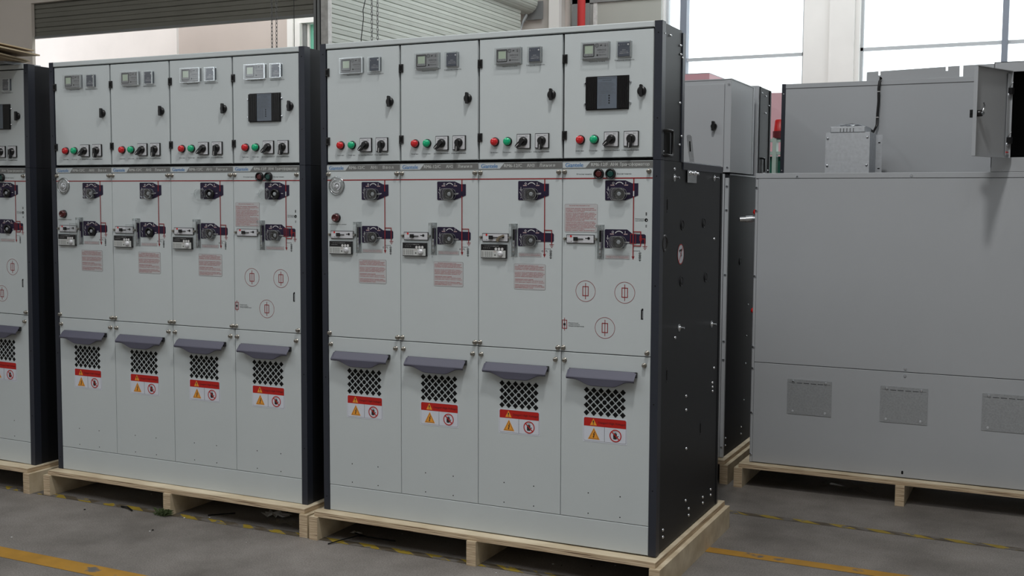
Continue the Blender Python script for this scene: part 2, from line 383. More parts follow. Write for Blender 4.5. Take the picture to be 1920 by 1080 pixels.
def operating_plate(z0, tail):
    def f(b):
        if tail == 1: p = [(.184, z0), (.264, z0), (.292, z0-.0115), (.3165, z0-.0115), (.3165, z0-.058), (.264, z0-.077), (.184, z0-.077), (.181, z0-.074), (.181, z0-.003)]
        elif tail == 3: p = [(.184, z0), (.273, z0), (.296, z0-.017), (.344, z0-.0175), (.349, z0-.022), (.349, z0-.053), (.274, z0-.054), (.259, z0-.073), (.184, z0-.073), (.181, z0-.070), (.181, z0-.003)]
        else: p = [(.184, z0), (.258, z0), (.290, z0-.018), (.334, z0-.0185), (.339, z0-.0235), (.339, z0-.050), (.335, z0-.054), (.272, z0-.054), (.256, z0-.073), (.184, z0-.073), (.181, z0-.070), (.181, z0-.003)]
        b.prism(p, -.0014, 0, PURPLE)
        y = -.0018
        b.ring(.240, z0-.026, .0175, .0205, y, WHITE, 20, 35, 145)
        b.ring(.2145, z0-.0105, .0028, .0044, y, WHITE, 14); b.line([(.2655, z0-.006), (.2655, z0-.015)], .0018, y, WHITE)
        b.box(.203, .219, y, y+.0004, z0-.0205, z0-.0165, PINKTAG); b.box(.260, .275, y, y+.0004, z0-.0205, z0-.0165, PINKTAG)
        b.text('ОТКЛ', .205, .217, z0-.0198, z0-.0172, y-.0002, REDTXT, 1); b.text('ВКЛ', .262, .273, z0-.0198, z0-.0172, y-.0002, REDTXT, 1)
        x = .1935; b.line([(x, z0-.024), (x, z0-.034)], .0015, y, WHITE)
        for k, w in enumerate((.010, .006, .003)): b.line([(x-w/2, z0-.034-k*.003), (x+w/2, z0-.034-k*.003)], .0012, y, WHITE)
        b.line([(x-.006, z0-.044), (x, z0-.053), (x, z0-.060)], .0013, y, WHITE); b.line([(x, z0-.064), (x, z0-.070)], .0013, y, WHITE)
        b.box(.272, .283, y, y+.0004, z0-.051, z0-.0485, WHITE)
    return f
def socket(b):      # hexagon shaft hole with raised rim, centred on 0,0
    b.lathe((0, 0, 0), [(.0235, -.001), (.0235, -.012), (.020, -.014), (.0175, -.014), (.0165, -.004)], BLACK, n=24)
    b.lathe((0, 0, 0), [(.010, -.004), (.009, -.011), (.006, -.012)], GALVP, n=6, smooth=False)
OCT = [(-.033, .013), (-.033, -.012), (-.025, -.0225), (.014, -.0225), (.024, -.016), (.029, -.006), (.029, .006), (.024, .016), (.014, .0225), (-.025, .0225)]
def cup(b):         # clear cap with finger tab
    b.prism(OCT, -.026, -.0015, SMOKE)
    n = len(OCT); 
    for y in (-.026, -.004): b.line([(x, z) for x, z in OCT]+[OCT[0]], .0018, y-.0005, EDGE, .0015)

    b.ring(.006, 0, .0125, .0135, -.0265, EDGE, 24)
    b.box(.030, .048, -.020, -.014, -.0028, .0028, EDGE)
def cup_open(b):    # the same cap swung over to the left
    b.prism([(-x-.062, z) for x, z in OCT], -.006, -.0025, CLEAR)
    b.line([(-x-.062, z) for x, z in OCT]+[(-OCT[0][0]-.062, OCT[0][1])], .0018, -.010, EDGE, .003)
    b.box(-.108, -.092, -.012, -.005, -.002, .002, SMOKE); b.box(-.034, -.028, -.03, -.0015, -.020, .020, SMOKE)
def lock_plate(key):
    def f(b):
        b.rbox(.020, .1385, -.004, 0, 1.2185, 1.2525, .001, INK); b.rbox(.0225, .136, -.0052, -.0038, 1.221, 1.250, .001, SILVER)
        b.disc(.040, 1.246, .0042, -.0065, REDP, 14, .0015); b.disc(.041, 1.226, .0018, -.0056, INK, 10)
        b.bbox(.0525, .069, -.013, -.005, 1.2285, 1.2435, BLACK, .001); b.box(.069, .092, -.009, -.005, 1.2345, 1.2375, BLACK)
        b.disc(.1155, 1.2385, .0055, -.0060, BLACK, 14, .001); b.box(.101, .114, -.0060, -.005, 1.237, 1.240, BLACK)
        b.text('ВКЛ.', .026, .034, 1.2445, 1.247, -.0055, REDTXT, 1); b.text('ОТКЛ', .026, .036, 1.224, 1.2265, -.0055, INK, 1)
        if key:
            b.line([(.094, 1.226), (.101, 1.236), (.118, 1.243)], .0075, -.016, BRASS, .008); b.ring(.0945, 1.2255, .003, .007, -.015, BRASS, 16, th=.004)
    return f
def lock_knob(x): return lambda b: b.lathe((x, 0, 1.236), [(.0065, 0), (.006, -.004), (.0042, -.006), (.0042, -.010)], NICKEL, n=12)
def padlock_shield(b):
    b.bbox(.151, .178, -.022, 0, 1.158, 1.292, CLEAR, .003)
    b.line([(.151, 1.159), (.178, 1.159), (.178, 1.292), (.151, 1.292), (.151, 1.159)], .0014, -.0232, EDGE, .001); b.line([(.1505, 1.159), (.1785, 1.159), (.1785, 1.292), (.1505, 1.292), (.1505, 1.159)], .0016, -.0012, EDGE, .001)
    b.line([(.154, 1.282), (.176, 1.282), (.176, 1.291), (.154, 1.291), (.154, 1.282)], .0014, -.027, EDGE, .010); b.lathe((.165, -.014, 1.287), [(.0045, 0), (.0045, -.014)], EDGE, n=10)
def shield_lever(b):
    b.box(.160, .1665, -.006, -.001, 1.205, 1.270, MATTE); b.box(.1685, .1735, -.006, -.001, 1.195, 1.270, PURPLE)
    b.box(.161, .168, -.010, -.002, 1.172, 1.225, GALVP)
    for z in (1.215, 1.198, 1.180): b.lathe((.1645, -.008, z), [(.0032, 0), (.0028, -.004)], NICKEL, n=8)
def shield_open(b): # flap swung to the left over the lock plate
    b.bbox(.100, .150, -.014, -.008, 1.205, 1.262, CLEAR, .001); b.line([(.100, 1.205), (.150, 1.205), (.150, 1.262), (.100, 1.262), (.100, 1.205)], .002, -.0155, SMOKE, .003)
def fault_indicator(b):
    b.bbox(.017, .133, -.012, 0, 1.1505, 1.2075, BLACK, .0015)
    b.rbox(.0195, .1305, -.0128, -.0118, 1.1535, 1.183, .001, LETTER)
    for i in range(3): b.disc(.087+i*.0142, 1.189, .0058, -.0135, WHITE, 14, .001)
    b.text('L1 L2 L3 N', .036, .078, 1.1995, 1.2015, -.0124, WHITE, 1)
    for i in range(4): b.disc(.032+i*.0085, 1.1925, .0012, -.0126, WHITE, 8)
    b.text('ИНДИКАТОР', .070, .100, 1.1985, 1.2015, -.0124, WHITE, 1)
    for r in range(5):
        for c in range(4): b.box(.036+c*.0095, .0425+c*.0095, -.0131, -.0127, 1.1755-r*.0045, 1.1772-r*.0045, INKG)
        b.box(.0225, .030, -.0131, -.0127, 1.1755-r*.0045, 1.1772-r*.0045, INKG)
    b.text('СБРОС', .076, .088, 1.176, 1.179, -.0132, REDTXT, 1); b.disc(.083, 1.164, .0035, -.0132, INKG)
    b.lathe((.107, -.0128, 1.1695), [(.0125, 0), (.012, -.003), (.010, -.006), (.005, -.008)], SILVER, n=20)
WORDS = 'выключатель нагрузки перед включением проверить положение заземляющего ножа и давление газа при операциях использовать рукоятку после окончания работ закрыть крышку и запереть панель не допускается открывать дверь под напряжением'.split()
def para(b, x0, x1, z0, z1, rows, title, h):
    y = -.0010; k = 0; st = (z1-z0)/rows
    for r in range(rows):
        z = z1-(r+1)*st
        if r in title[1]: continue
        if r == 0 and title[0]: t = title[0]; a, c = x0+(x1-x0)*.12, x0+(x1-x0)*.80
        else:
            t = ''
            while len(t) < 38: t += WORDS[k % len(WORDS)]+' '; k += 1
            full = (1, .97, .93, 1, .62, .95)[r % 6]; t = t[:max(8, int(42*full))].strip(); a, c = x0, x0+(x1-x0)*full
        b.text(t, a, c, z, z+h, y, REDTXT, 1, .03)
def label_frame(b, x0, x1, z0, z1):
    b.rbox(x0, x1, -.0006, 0, z0, z1, .006 if z1-z0 > .05 else .001, INKG); b.rbox(x0+.0006, x1-.0006, -.0009, -.0001, z0+.0006, z1-.0006, .0055 if z1-z0 > .05 else .0008, LBL)
def instruction(b):
    label_frame(b, .163, .304, 1.0265, 1.131); para(b, .168, .299, 1.031, 1.1275, 17, ('Инструкция перед операциями по току !', (4, 9, 13)), .0044)
def instruction_tall(b):
    label_frame(b, .010, .150, 1.262, 1.3735); para(b, .015, .144, 1.266, 1.370, 18, ('Инструкция перед операциями по току !', (1,)), .0044)
def note(b):
    label_frame(b, .184, .284, 1.160, 1.1755)
    for i in range(2): b.text(('Внимание: отключить перед заземлением', 'и проверить отсутствие напряжения')[i], .188, .280, 1.1685-i*.0055, 1.172-i*.0055, -.0012, REDTXT, 1)
def gauge(b):
    b.lathe((.0515, 0, 1.4485), [(.0425, 0), (.0425, -.003), (.038, -.007), (.0355, -.004)], EDGE, n=32)
    b.lathe((.0515, 0, 1.4485), [(.0355, -.0012), (.034, -.003), (.020, -.0035)], BASIN, n=32)
    b.ring(.0515, 1.4485, .026, .029, -.006, SILVER, 28, 100, 300, .002); b.ring(.057, 1.448, .013, .018, -.008, SILVER, 24, -90, 200, .003)
    b.lathe((.0545, -.003, 1.446), [(.009, 0), (.0085, -.004), (.004, -.005)], SILVER, n=16)
def gauge_glass(b): b.lathe((.0515, -.004, 1.4485), [(.038, 0), (.036, -.009), (.026, -.014), (.008, -.016)], CLEAR, n=32)
def warning_lamp(b):
    b.lathe((.050, 0, 1.309), [(.0205, 0), (.0205, -.003), (.018, -.005)], BLACK, n=20)
    b.lathe((.050, 0, 1.309), [(.0175, -.003), (.0175, -.016), (.015, -.020), (.011, -.021), (.0105, -.018), (.003, -.018)], DRED, n=20)
def lamp_caption(b): b.text('Сигнализатор короткого замыкания', .009, .100, 1.2775, 1.2835, -.0003, INK, 1)
def push_button(m):
    def f(b):
        b.lathe((0, 0, 0), [(.0205, 0), (.0205, -.012), (.0185, -.014), (.0160, -.014), (.0150, -.006)], BLACK, n=24)
        b.lathe((0, 0, 0), [(.0145, -.005), (.0140, -.010), (.010, -.011)], m, n=20)
        b.ring(0, -.001, .0205, .0215, -.001, SILVER, 20, 200, 340, .001)
    return f
def txt(*rows): return lambda b: [b.text(*r, -.0003, INK, 1, .03) for r in rows]
FCAP = (txt(('О т к л ю ч е н и е', .060, .123, 1.4870, 1.4935)), txt(('В к л ю ч е н и е', .230, .287, 1.4870, 1.4935)),
        txt(*[(t, .305, .341, 1.3165-i*.005, 1.3195-i*.005) for i, t in enumerate(('Индикация', 'состояния', 'пружины'))]),
        txt(*[(t, .030, (.072, .078, .096)[i], .8985-i*.0065, .9030-i*.0065) for i, t in enumerate(('Индикация', 'срабатывания', 'предохранителя'))]),
        txt(('ВЗВ', .3475, .3525, 1.330, 1.342)), txt(('СП', .3475, .3525, 1.284, 1.294)))
def inspection_hole(b):
    b.disc(.350, 1.3125, .0068, -.0006, MATTE, 16); b.disc(.3515, 1.3115, .002, -.0012, SILVER, 8)
    b.box(.3335, .3425, -.0006, 0, .928, .967, MATTE); b.box(.3365, .3425, -.0006, 0, .967, .971, MATTE); b.box(.3395, .3418, -.0010, -.0004, .932, .962, GALVP)
    b.disc(.013, .8945, .0048, -.0016, BLACK, 14, .001)
def fuse_mark(b):
    y = -.0006; b.ring(0, 0, .0405, .0420, y, RED, 40); b.line([(0, .032), (0, -.032)], .0026, y, RED); b.line([(-.0115, .018), (.0115, .018), (.0115, -.018), (-.0115, -.018), (-.0115, .018)], .0030, y, RED)
def fuse_small(b):
    y = -.0006; b.line([(.013, .920), (.013, .869)], .0022, y, RED); b.line([(.004, .911), (.0225, .911), (.0225, .878), (.004, .878), (.004, .911)], .0026, y, RED)
def pull_handle(b):
    # hood: sloped band from the door outwards, then a scalloped lip hanging down
    xs = [.033+.289*i/28 for i in range(29)]
    def lip(x):
        t = (x-.033)/.289
        def ss(a): a = max(0, min(1, a)); return a*a*(3-2*a)
        return .684-.023*ss((t-.10)/.28)*ss((.92-t)/.24)
    rows = []
    for x in xs:
        e = .006*(1-min(1, (x-.033)/.008)) if x < .041 else 0
        t = (x-.033)/.289; sh = .006
        rows.append([(x, -.004, .7205-e), (x, -.012, .7205-e), (x*.985+.0025, -.034, .694), (x*.985+.0025, -.0360, .690), (x*.985+.0025, -.034, lip(x))])
    k = 5; vs = [p for r in rows for p in r]; n = len(rows)
    fs = [(i*k+j, (i+1)*k+j, (i+1)*k+j+1, i*k+j+1) for i in range(n-1) for j in range(k-1)]
    b.add(vs, fs, HANDLE)
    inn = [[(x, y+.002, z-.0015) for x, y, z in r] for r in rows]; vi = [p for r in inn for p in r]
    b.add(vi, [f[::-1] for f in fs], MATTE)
    b.add([rows[0][j] for j in range(5)]+[inn[0][j] for j in range(5)], [(j, j+1, 6+j, 5+j) for j in range(4)], HANDLE)
    b.add([rows[-1][j] for j in range(5)]+[inn[-1][j] for j in range(5)], [(5+j, 6+j, j+1, j) for j in range(4)], HANDLE)
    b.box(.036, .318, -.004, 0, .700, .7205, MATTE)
    b.box(.316, .322, -.014, 0, .700, .7205, BLACK)
def vent(b):
    y = -.0004
    def dia(cx, cz, a=.0122): b.prism([(cx+a, cz), (cx, cz+a), (cx-a, cz), (cx, cz-a)], y, 0, MATTE)
    for r in range(4):
        for c in range(6): dia(.1105+c*.0306, .637-r*.0302)
    for r in range(3):
        for c in range(5):
            if r == 1 and c == 2: b.disc(.187, .5917, .0095, y, MATTE, 18); continue
            dia(.1105+(c+.5)*.0306, .637-(r+.5)*.0302)
def danger_sign(b):
    b.rbox(.096, .282, -.0006, 0, .4295, .531, .003, SIGNW)
    b.rbox(.100, .2785, -.0009, -.0003, .434, .5275, .004, INKG); b.rbox(.1007, .2778, -.0012, -.0006, .4347, .5268, .004, SIGNW)
    b.prism([(.1007, .4935), (.2778, .4935), (.2778, .5228), (.2738, .5268), (.1047, .5268), (.1007, .5228)], -.0015, -.0009, SIGNR)
    b.prism([(.1265, .4975), (.1555, .4975), (.141, .5245)], -.0018, -.0012, ORANGE); b.text('!', .1390, .1430, .5005, .5165, -.0021, INK, 2, .05)
    b.text('Danger! High Voltage!', .162, .274, .5035, .5145, -.0018, SIGNT, 2, .04)
    b.line([(.188, .435), (.188, .4935)], .0010, -.0016, INK)
    b.prism([(.118, .441), (.168, .441), (.143, .4875)], -.0016, -.0010, ORANGE)
    b.line([(.1235, .4440), (.1625, .4440), (.143, .4815), (.1235, .4440)], .0010, -.0018, INK)
    b.prism([(.1455, .4715), (.1395, .4600), (.1430, .4605), (.1400, .4515), (.1385, .4525), (.1405, .4465), (.1455, .4505), (.1435, .4510), (.1475, .4635), (.1440, .4630), (.1480, .4710)], -.0020, -.0016, INK)
    # hand: palm, four fingers, thumb
    b.rbox(.2250, .2400, -.0016, -.0010, .4490, .4660, .003, INK)
    for i, h in enumerate((.4715, .4745, .4755, .4735)): b.rbox(.2252+i*.0038, .2286+i*.0038, -.0016, -.0010, .4600, h, .0015, INK, 3)
    b.line([(.2390, .4550), (.2460, .4630)], .0036, -.0016, INK); b.box(.2255, .2400, -.0016, -.0010, .4780, .4792, INK)
    b.ring(.2345, .4628, .0210, .0250, -.0020, SIGNR, 36); b.line([(.2185, .4785), (.2505, .4470)], .0042, -.0021, SIGNR)

# ------------------------------------------------------------------ a line-up of four bays
def end_side(b, depth, z0, z1, lv):
    """right-hand end: folded front post, recessed side sheet and rear flange"""
    b.box(W+.0005, W+.031, -.002, .040, z0, z1, NAVY)
    if lv:
        b.box(W+.0005, W+.026, .040, depth-.030, z0, z1-.004, SIDE); b.box(W+.0005, W+.031, depth-.030, depth, z0, z1-.012, NAVY)
    else:
        b.box(W+.0005, W+.028, .040, depth-.022, z0, z1, SIDE); b.box(W+.0005, W+.031, depth-.022, depth, z0, z1, SIDE)
def build_front_lineup(loc, rot, label, bays=(0, 1, 2, 3), flipped=(), flap=(), keys=(), bare=(), name='switchgear_lineup'):
    root = empty(name, loc, rot); tag(root, label, 'switchgear', None)
    def body(b):
        b.box(0, W, .012, .89, 0, H-.001, SIDE); b.box(0, W, .014, .290, H-.001, T-.010, MATTE)
    part('carcass', 'carcass', body, root)
    def cap(b):
        b.bbox(.0, W, -.004, .27, T-.0235, T, GREY, .003)
    part('top_cap', 'top_cap', cap, root)
    def lpost(b): b.box(-.0295, -.0005, -.002, .29, H, T, NAVY); b.box(-.0295, -.0005, -.002, .89, 0, H, NAVY); [b.lathe((-.015, -.002, z), [(.0028, 0), (.0028, -.0004)], MATTE, n=8) for z in (2.02, 1.70, 1.48, 1.06, .60, .06)]
    part('end_panel', 'lpost', lpost, root)
    def rpost(b):
        end_side(b, .29, H, T, True); end_side(b, .89, 0, H-.0015, False)
        for z in (2.02, 1.70, 1.48, 1.06, .60, .26): b.lathe((W+.015, -.002, z), [(.0028, 0), (.0028, -.0004)], MATTE, n=8)
    ep = part('end_panel', 'rpost', rpost, root)
    part('kick_plate', 'kick', lambda b: b.bbox(.0012, W-.0012, 0, .012, .001, .1155, GREY, .0015), root)
    for i in bays:
        L = (i*.375, 0, 0)
        d = part('low_voltage_door', 'lvdoor', lv_door, root, L)
        for z in (1.941, 1.643): part('hinge', 'hinge%g' % z, hinge(z), d)
        part('door_latch', 'latch', door_latch, d)
        u = part('voltage_indicator', 'indic', indicator_unit, d)
        part('indicator_cover', 'indcov', clear_case(.082, .196, 1.932, 1.9965), d, label='clear plastic cover')
        part('humidity_controller', 'humid', humidity_unit, d); part('controller_cover', 'humcov', clear_case(.227, .284, 1.934, 1.994), d, label='clear plastic cover')
        [part('caption', c[0], (lambda b, c=c: b.text(*c, -.0003, INK, 1)), d) for c in LVC]
        part('indicator_lamp', 'lampr', lamp(LAMPR), d, (.0765, 0, 1.624), 'red lamp'); part('indicator_lamp', 'lampg', lamp(LAMPG), d, (.1345, 0, 1.624), 'green lamp')
        part('selector_switch', 'sel1', selector(math.radians(222)), d, (.2060, 0, 1.6235)); part('selector_switch', 'sel2', selector(math.radians(266)), d, (.2870, 0, 1.6240))
        if i == 3:
            part('controller_display', 'disp', display_unit, d); [part('display_screw', 'dispscr', display_screw, d, (x, 0, z)) for x, z in ((.0925, 1.842), (.0925, 1.762), (.2805, 1.842), (.2805, 1.762))]
        n = part('name_plate', 'nameplate', name_plate(i), root, L); part('lettering', 'name%d' % i, name_letters(i), n)
        p = part('control_panel', 'ctrl', control_panel, root, L)
        for x, z in ((.0095, 1.5000), (.3595, 1.4995), (.0085, .8000), (.3605, .7990)): part('panel_screw', 'pscrew', panel_screw, p, (x, 0, z))
        F = i == 3
        part('mimic_diagram', 'mimic%d' % F, mimic('F' if F else 'C'), p)
        for j, (z0, tail) in enumerate(((1.465, 1), (1.2755, 3 if F else 2))):
            part('operating_plate', 'oplate%d%d' % (j, tail), operating_plate(z0, tail), p)
            c = (.2415, 0, z0-.0525 if j == 0 else z0-.0495)
            part('operating_socket', 'socket', socket, p, c)
            if (i, j) in flipped: part('socket_cover', 'cupo', cup_open, p, c, 'clear cover swung open')
            elif (i, j) not in bare: part('socket_cover', 'cup', cup, p, c)
        part('lock_plate', 'lock%d' % (i in keys), lock_plate(i in keys), p); [part('lock_knob', 'lknob%g' % x, lock_knob(x), p) for x in (.012, .1445)]
        part('shield_lever', 'slever', shield_lever, p); part('padlock_shield', 'shield', padlock_shield, p)
        if i in flap: part('shield_flap', 'flap', shield_open, p)
        part('note_label', 'note', note, p)
        if not F:
            part('fault_indicator', 'fault', fault_indicator, p, (0, 0, 0)); part('instruction_label', 'instr', instruction, p)
        else:
            part('instruction_label', 'instr4', instruction_tall, p)
            part('push_button', 'pbr', push_button(DRED), p, (.1555, 0, 1.4905), 'dark red push button'); part('push_button', 'pbg', push_button(DGREEN), p, (.2045, 0, 1.4905), 'dark green push button')
            [part('caption', 'fcap%d' % k, g, p) for k, g in enumerate(FCAP)]; part('inspection_hole', 'insp', inspection_hole, p); part('fuse_indicator', 'fsmall', fuse_small, p)
            for x, z in ((.102, 1.030), (.266, 1.030), (.185, .888)): part('fuse_symbol', 'fuse', fuse_mark, p, (x, 0, z))
        if i == 0:
            part('pressure_gauge', 'gauge', gauge, p); part('gauge_glass', 'gglass', gauge_glass, p); part('warning_lamp', 'wlamp', warning_lamp, p); part('caption', 'wcap', lamp_caption, p)
        c = part('cable_cover', 'cover', cable_cover, root, L)
        for x in (.0145, .3500): part('panel_screw', 'pscrew', panel_screw, c, (x, 0, .7505))
        part('pull_handle', 'handle', pull_handle, c); part('vent_grille', 'vent', vent, c); part('danger_sign', 'sign', danger_sign, c)
    return root, ep

def side_details(root, ep):
    X = W+.031
    def bolt(name, y, z, r=.006, l=.006, stud=0):
        def f(b):
            b.lathe((0, 0, 0), [(r, 0), (r*.95, l*.6), (r*.5, l)], ZINC, 'x', n=10)
            if stud: b.lathe((0, 0, 0), [(r*1.9, -.001), (r*1.9, .002)], GALVP, 'x', n=14); b.lathe((0, 0, 0), [(r*.55, 0), (r*.55, stud)], ZINC, 'x', n=10)
        part(name, 'b%g%g%g' % (r, l, stud), f, ep, (X-.003, y, z))
    for y, z in ((.217, .838), (.380, .576), (.384, .517), (.394, .351), (.782, .575), (.784, .555), (.787, .536), (.804, .639), (.092, .083), (.094, .054), (.443, .083), (.445, .054), (.396, .129), (.656, .082), (.658, .056), (.782, .088), (.784, .062), (.769, 1.221), (.178, 1.512)):
        bolt('rivet', y, z, .006, .005)
    for y, z in ((.179, 1.478), (.757, 1.490), (.272, .873), (.754, .842)): bolt('stud_bolt', y, z, .008, .008, .022)
    for y, z in ((.030, 2.020), (.105, 2.022), (.235, 2.000), (.240, 1.966), (.262, 1.955), (.235, 1.775), (.238, 1.610), (.262, 1.645), (.03, 1.575)): bolt('rivet', y, z, .005, .005)
    def rail(b):
        b.box(W+.001, X+.002, .285, .868, H-.030, H-.001, NAVY); b.box(W+.001, X-.004, .29, .868, H-.001, H+.004, GALV)
    part('side_rail', None, rail, root)
    def tab(b):
        b.box(0, .003, .290, .480, H-.052+.02, H-.052, GALVP) if False else None
        b.box(X+.002, X+.005, .340, .460, 1.462, 1.512, GALVP)
        for y in (.362, .432): b.lathe((X+.005, y, 1.500), [(.010, 0), (.010, .004), (.006, .005), (.006, .018)], ZINC, 'x', n=10)
    part('bracket_plate', None, tab, root)
    def lug(b):
        z0 = 1.547
        b.prism([(1.527, z0), (1.547, z0), (1.534, 1.652), (1.530, 1.658), (1.517, 1.658), (1.513, 1.652)], .384, .387, GALVP)
        b.prism([(1.5265, 1.590), (1.5325, 1.590), (1.5295, 1.632), (1.5245, 1.632)], .3836, .384, MATTE)
    part('lifting_lug', None, lug, root)
    def hh(b):
        p = [(X-.012, .030, 1.575), (X+.012, .030, 1.575), (X+.016, .040, 1.570), (X+.016, .090, 1.570), (X+.014, .105, 1.585), (X+.014, .105, 1.640), (X+.012, .095, 1.655), (X-.002, .035, 1.655)]
        b.tube([(X-.002, .030, 1.560), (X+.010, .032, 1.560), (X+.010, .102, 1.560), (X+.010, .112, 1.572), (X+.010, .112, 1.643), (X+.010, .102, 1.655), (X+.010, .034, 1.655), (X-.002, .030, 1.655)], .006, BLACK, 8)
        b.box(X-.004, X+.001, .034, .104, 1.565, 1.650, MATTE)
    part('side_handle', None, hh, ep)
    def plug(y, z, r):
        def f(b): b.lathe((0, 0, 0), [(r, -.001), (r, .002), (r*.85, .003), (r*.8, .001)], SIDE, 'x', n=20, smooth=False); b.lathe((0, 0, 0), [(r*.55, 0), (r*.5, .003)], SIDE, 'x', n=16)
        part('hole_plug', 'plug%g' % r, f, ep, (X-.003, y, z))
    for y, z in ((.291, 1.290), (.602, 1.294), (.290, 1.061), (.644, 1.058)): plug(y, z, .022)
    part('grommet', None, lambda b: (b.lathe((X-.003, .062, 1.222), [(.034, -.001), (.034, .003), (.028, .006), (.024, .002)], BLACK, 'x', n=24)), ep)
    def sticker(b):
        n = 28; x = X-.0022
        def disc(r, x, m): b.add([(x, .276+r*math.cos(2*PI*i/n), 1.172+r*math.sin(2*PI*i/n)) for i in range(n)], [tuple(range(n))], m)
        disc(.042, x, SIGNR); disc(.0375, x+.0003, SIGNW)
        def ln(a, c, w, m, dx):
            (ay, az), (cy, cz) = a, c; d = math.hypot(cy-ay, cz-az); ny, nz = -(cz-az)/d*w, (cy-ay)/d*w
            b.add([(x+dx, ay+ny, az+nz), (x+dx, ay-ny, az-nz), (x+dx, cy-ny, cz-nz), (x+dx, cy+ny, cz+nz)], [(0, 1, 2, 3)], m)
        ln((.254, 1.186), (.296, 1.190), .004, INK, .0005); ln((.284, 1.186), (.280, 1.160), .003, INK, .0005); ln((.262, 1.182), (.290, 1.165), .0015, INK, .0005)
        ln((.250, 1.142), (.302, 1.202), .0025, SIGNR, .0008)
    part('no_drilling_sticker', None, sticker, ep)
    def slots(b):
        for y, z in ((.09, 1.372), (.112, .700), (.60, .40)):
            b.box(X-.0025, X-.0018, y, y+.008, z-.020, z+.020, MATTE)
            for q in (z-.028, z+.028): b.box(X-.0025, X-.0018, y+.001, y+.006, q-.003, q+.003, BLACK)
    part('side_slots', None, slots, ep)

t0 = -.00308
main, ep = build_front_lineup((0, 0, HP), (0, t0, 0), 'nearest grey four-door switchgear line-up, its whole dark right end visible', keys=(2,))
side_details(main, ep)
left, _ = build_front_lineup((-.1638-W, .0134, HP+.0007), (0, .0005, .0024), 'middle grey four-door switchgear line-up, directly left of the nearest one', flipped=((2, 0), (3, 0)), flap=(0, 1), bare=((0, 1), (1, 1)))
ll, _ = build_front_lineup((-1.8785-W, -.0022, HP+.0165), (0, .0105, .0024), 'grey switchgear line-up cut off by the left picture edge, brown boards on its top', bays=(2, 3), bare=((3, 0), (3, 1)))

# ------------------------------------------------------------------ pallets
def pallet(x0, x1, y0, y1, label, nr=3, rot=0, hb=.023):
    r = empty('pallet', (x0, y0, 0), (0, 0, rot)); tag(r, label, 'pallet', None); w, d = x1-x0, y1-y0
    def deck(b): b.box(0, w, 0, d, HP-hb, HP-.0005, PLY); b.box(.0004, w-.0004, -.0006, 0, HP-hb, HP-.001, PLYE); b.box(w, w+.0006, .001, d-.001, HP-hb, HP-.001, PLYE)
    part('deck_board', None, deck, r)
    rw = .044
    for i in range(nr):
        a = -.022+(w+.044-rw)*i/(nr-1)
        def run(b, a=a): b.box(a, a+rw, -.010, d+.01, 0, HP-hb-.0005, PLY); b.box(a+.0004, a+rw-.0004, -.0106, -.010, .001, HP-hb-.001, PLYE)
        part('runner', None, run, r)
    return r
pallet(-.045, 1.548, -.056, .96, 'plywood pallet under the nearest switchgear line-up')
pallet(-1.706, -.106, -.046, .96, 'plywood pallet under the middle switchgear line-up, second from the left edge')
pallet(-3.42, -1.825, -.070, .95, 'plywood pallet under the switchgear at the left picture edge')
pallet(1.415, 3.06, 1.735, 2.76, 'plywood pallet under the back-turned cabinet at the right edge')
pallet(-.27, 1.330, 1.765, 2.78, 'plywood pallet glimpsed in the gap between the nearest line-up and the right-hand cabinet')

# ------------------------------------------------------------------ cabinets seen from behind
def pan_screw(b): b.lathe((0, 0, 0), [(.0075, 0), (.007, -.003), (.004, -.006)], ZINC, n=10)
YC = 1.794
cc = empty('switchgear_cabinet', (1.459, YC, HP)); tag(cc, 'back-turned grey switchgear cabinet at the right edge, galvanised cover plates along its bottom', 'switchgear')
def cbody(b):
    b.box(.002, 1.56, .012, .89, 0, 1.541, SIDE); b.box(.0, .002, .0, .89, 0, 1.541, GREYR)
    b.bbox(0, .0135, 0, .012, .003, 1.512, GREYR, .001)
part('carcass', None, cbody, cc)
part('upper_back_panel', None, lambda b: b.bbox(.0145, 1.56, 0, .012, .543, 1.5135, GREYR, .0015), cc)
lbp = part('lower_back_panel', None, lambda b: (b.bbox(.0145, 1.56, 0, .012, .004, .540, GREYR, .0015), b.rbox(.775, .785, -.0004, 0, .020, .038, .0045, MATTE)), cc)
part('top_rim', None, lambda b: b.bbox(0, 1.56, -.001, .030, 1.5155, 1.543, GREYR, .002), cc)
for x, z in ((-.003+.010, 1.467), (.007, 1.346), (.007, 1.0), (.007, .623), (.007, .509), (.007, .27), (.007, .044), (.216, 1.524), (.777, 1.527), (1.30, 1.528)): part('pan_screw', 'panscr', pan_screw, cc, (x, 0, z))
for z in (.560, .524): part('pan_screw', 'panscr', pan_screw, cc, (.778, 0, z)); 
for x in (.193, .662, 1.140):
    def cp(b):
        b.rbox(0, .228, -.0025, 0, -.185, 0, .004, GALVP)
        for k in range(4): b.box(.048+k*.036, .076+k*.036, -.0029, -.0024, -.020, -.0175, MATTE)
        b.box(.008, .040, -.0029, -.0024, -.019, -.0175, INKG); b.box(.190, .220, -.0029, -.0024, -.019, -.0175, INKG)
    q = part('gland_cover', 'gland', cp, cc, (x, 0, .466))
    for a, c in ((.030, -.012), (.196, -.012)): part('pan_screw', 'panscr', pan_screw, q, (a, -.002, c))
    for a, c in ((.030, -.170), (.196, -.170)): part('rivet', 'glrivet', lambda b: b.lathe((0, 0, 0), [(.0065, 0), (.005, -.002), (.003, -.001)], GALV, n=12), q, (a, -.002, c))
def clv(b):
    b.box(.016, 1.56, .605, .895, 1.5435, 2.0645, GREYR)
    b.bbox(.016, 1.56, .602, .606, 2.040, 2.065, GREYR, .001); b.box(.016, 1.56, .6035, .605, 2.0375, 2.0400, INKG)
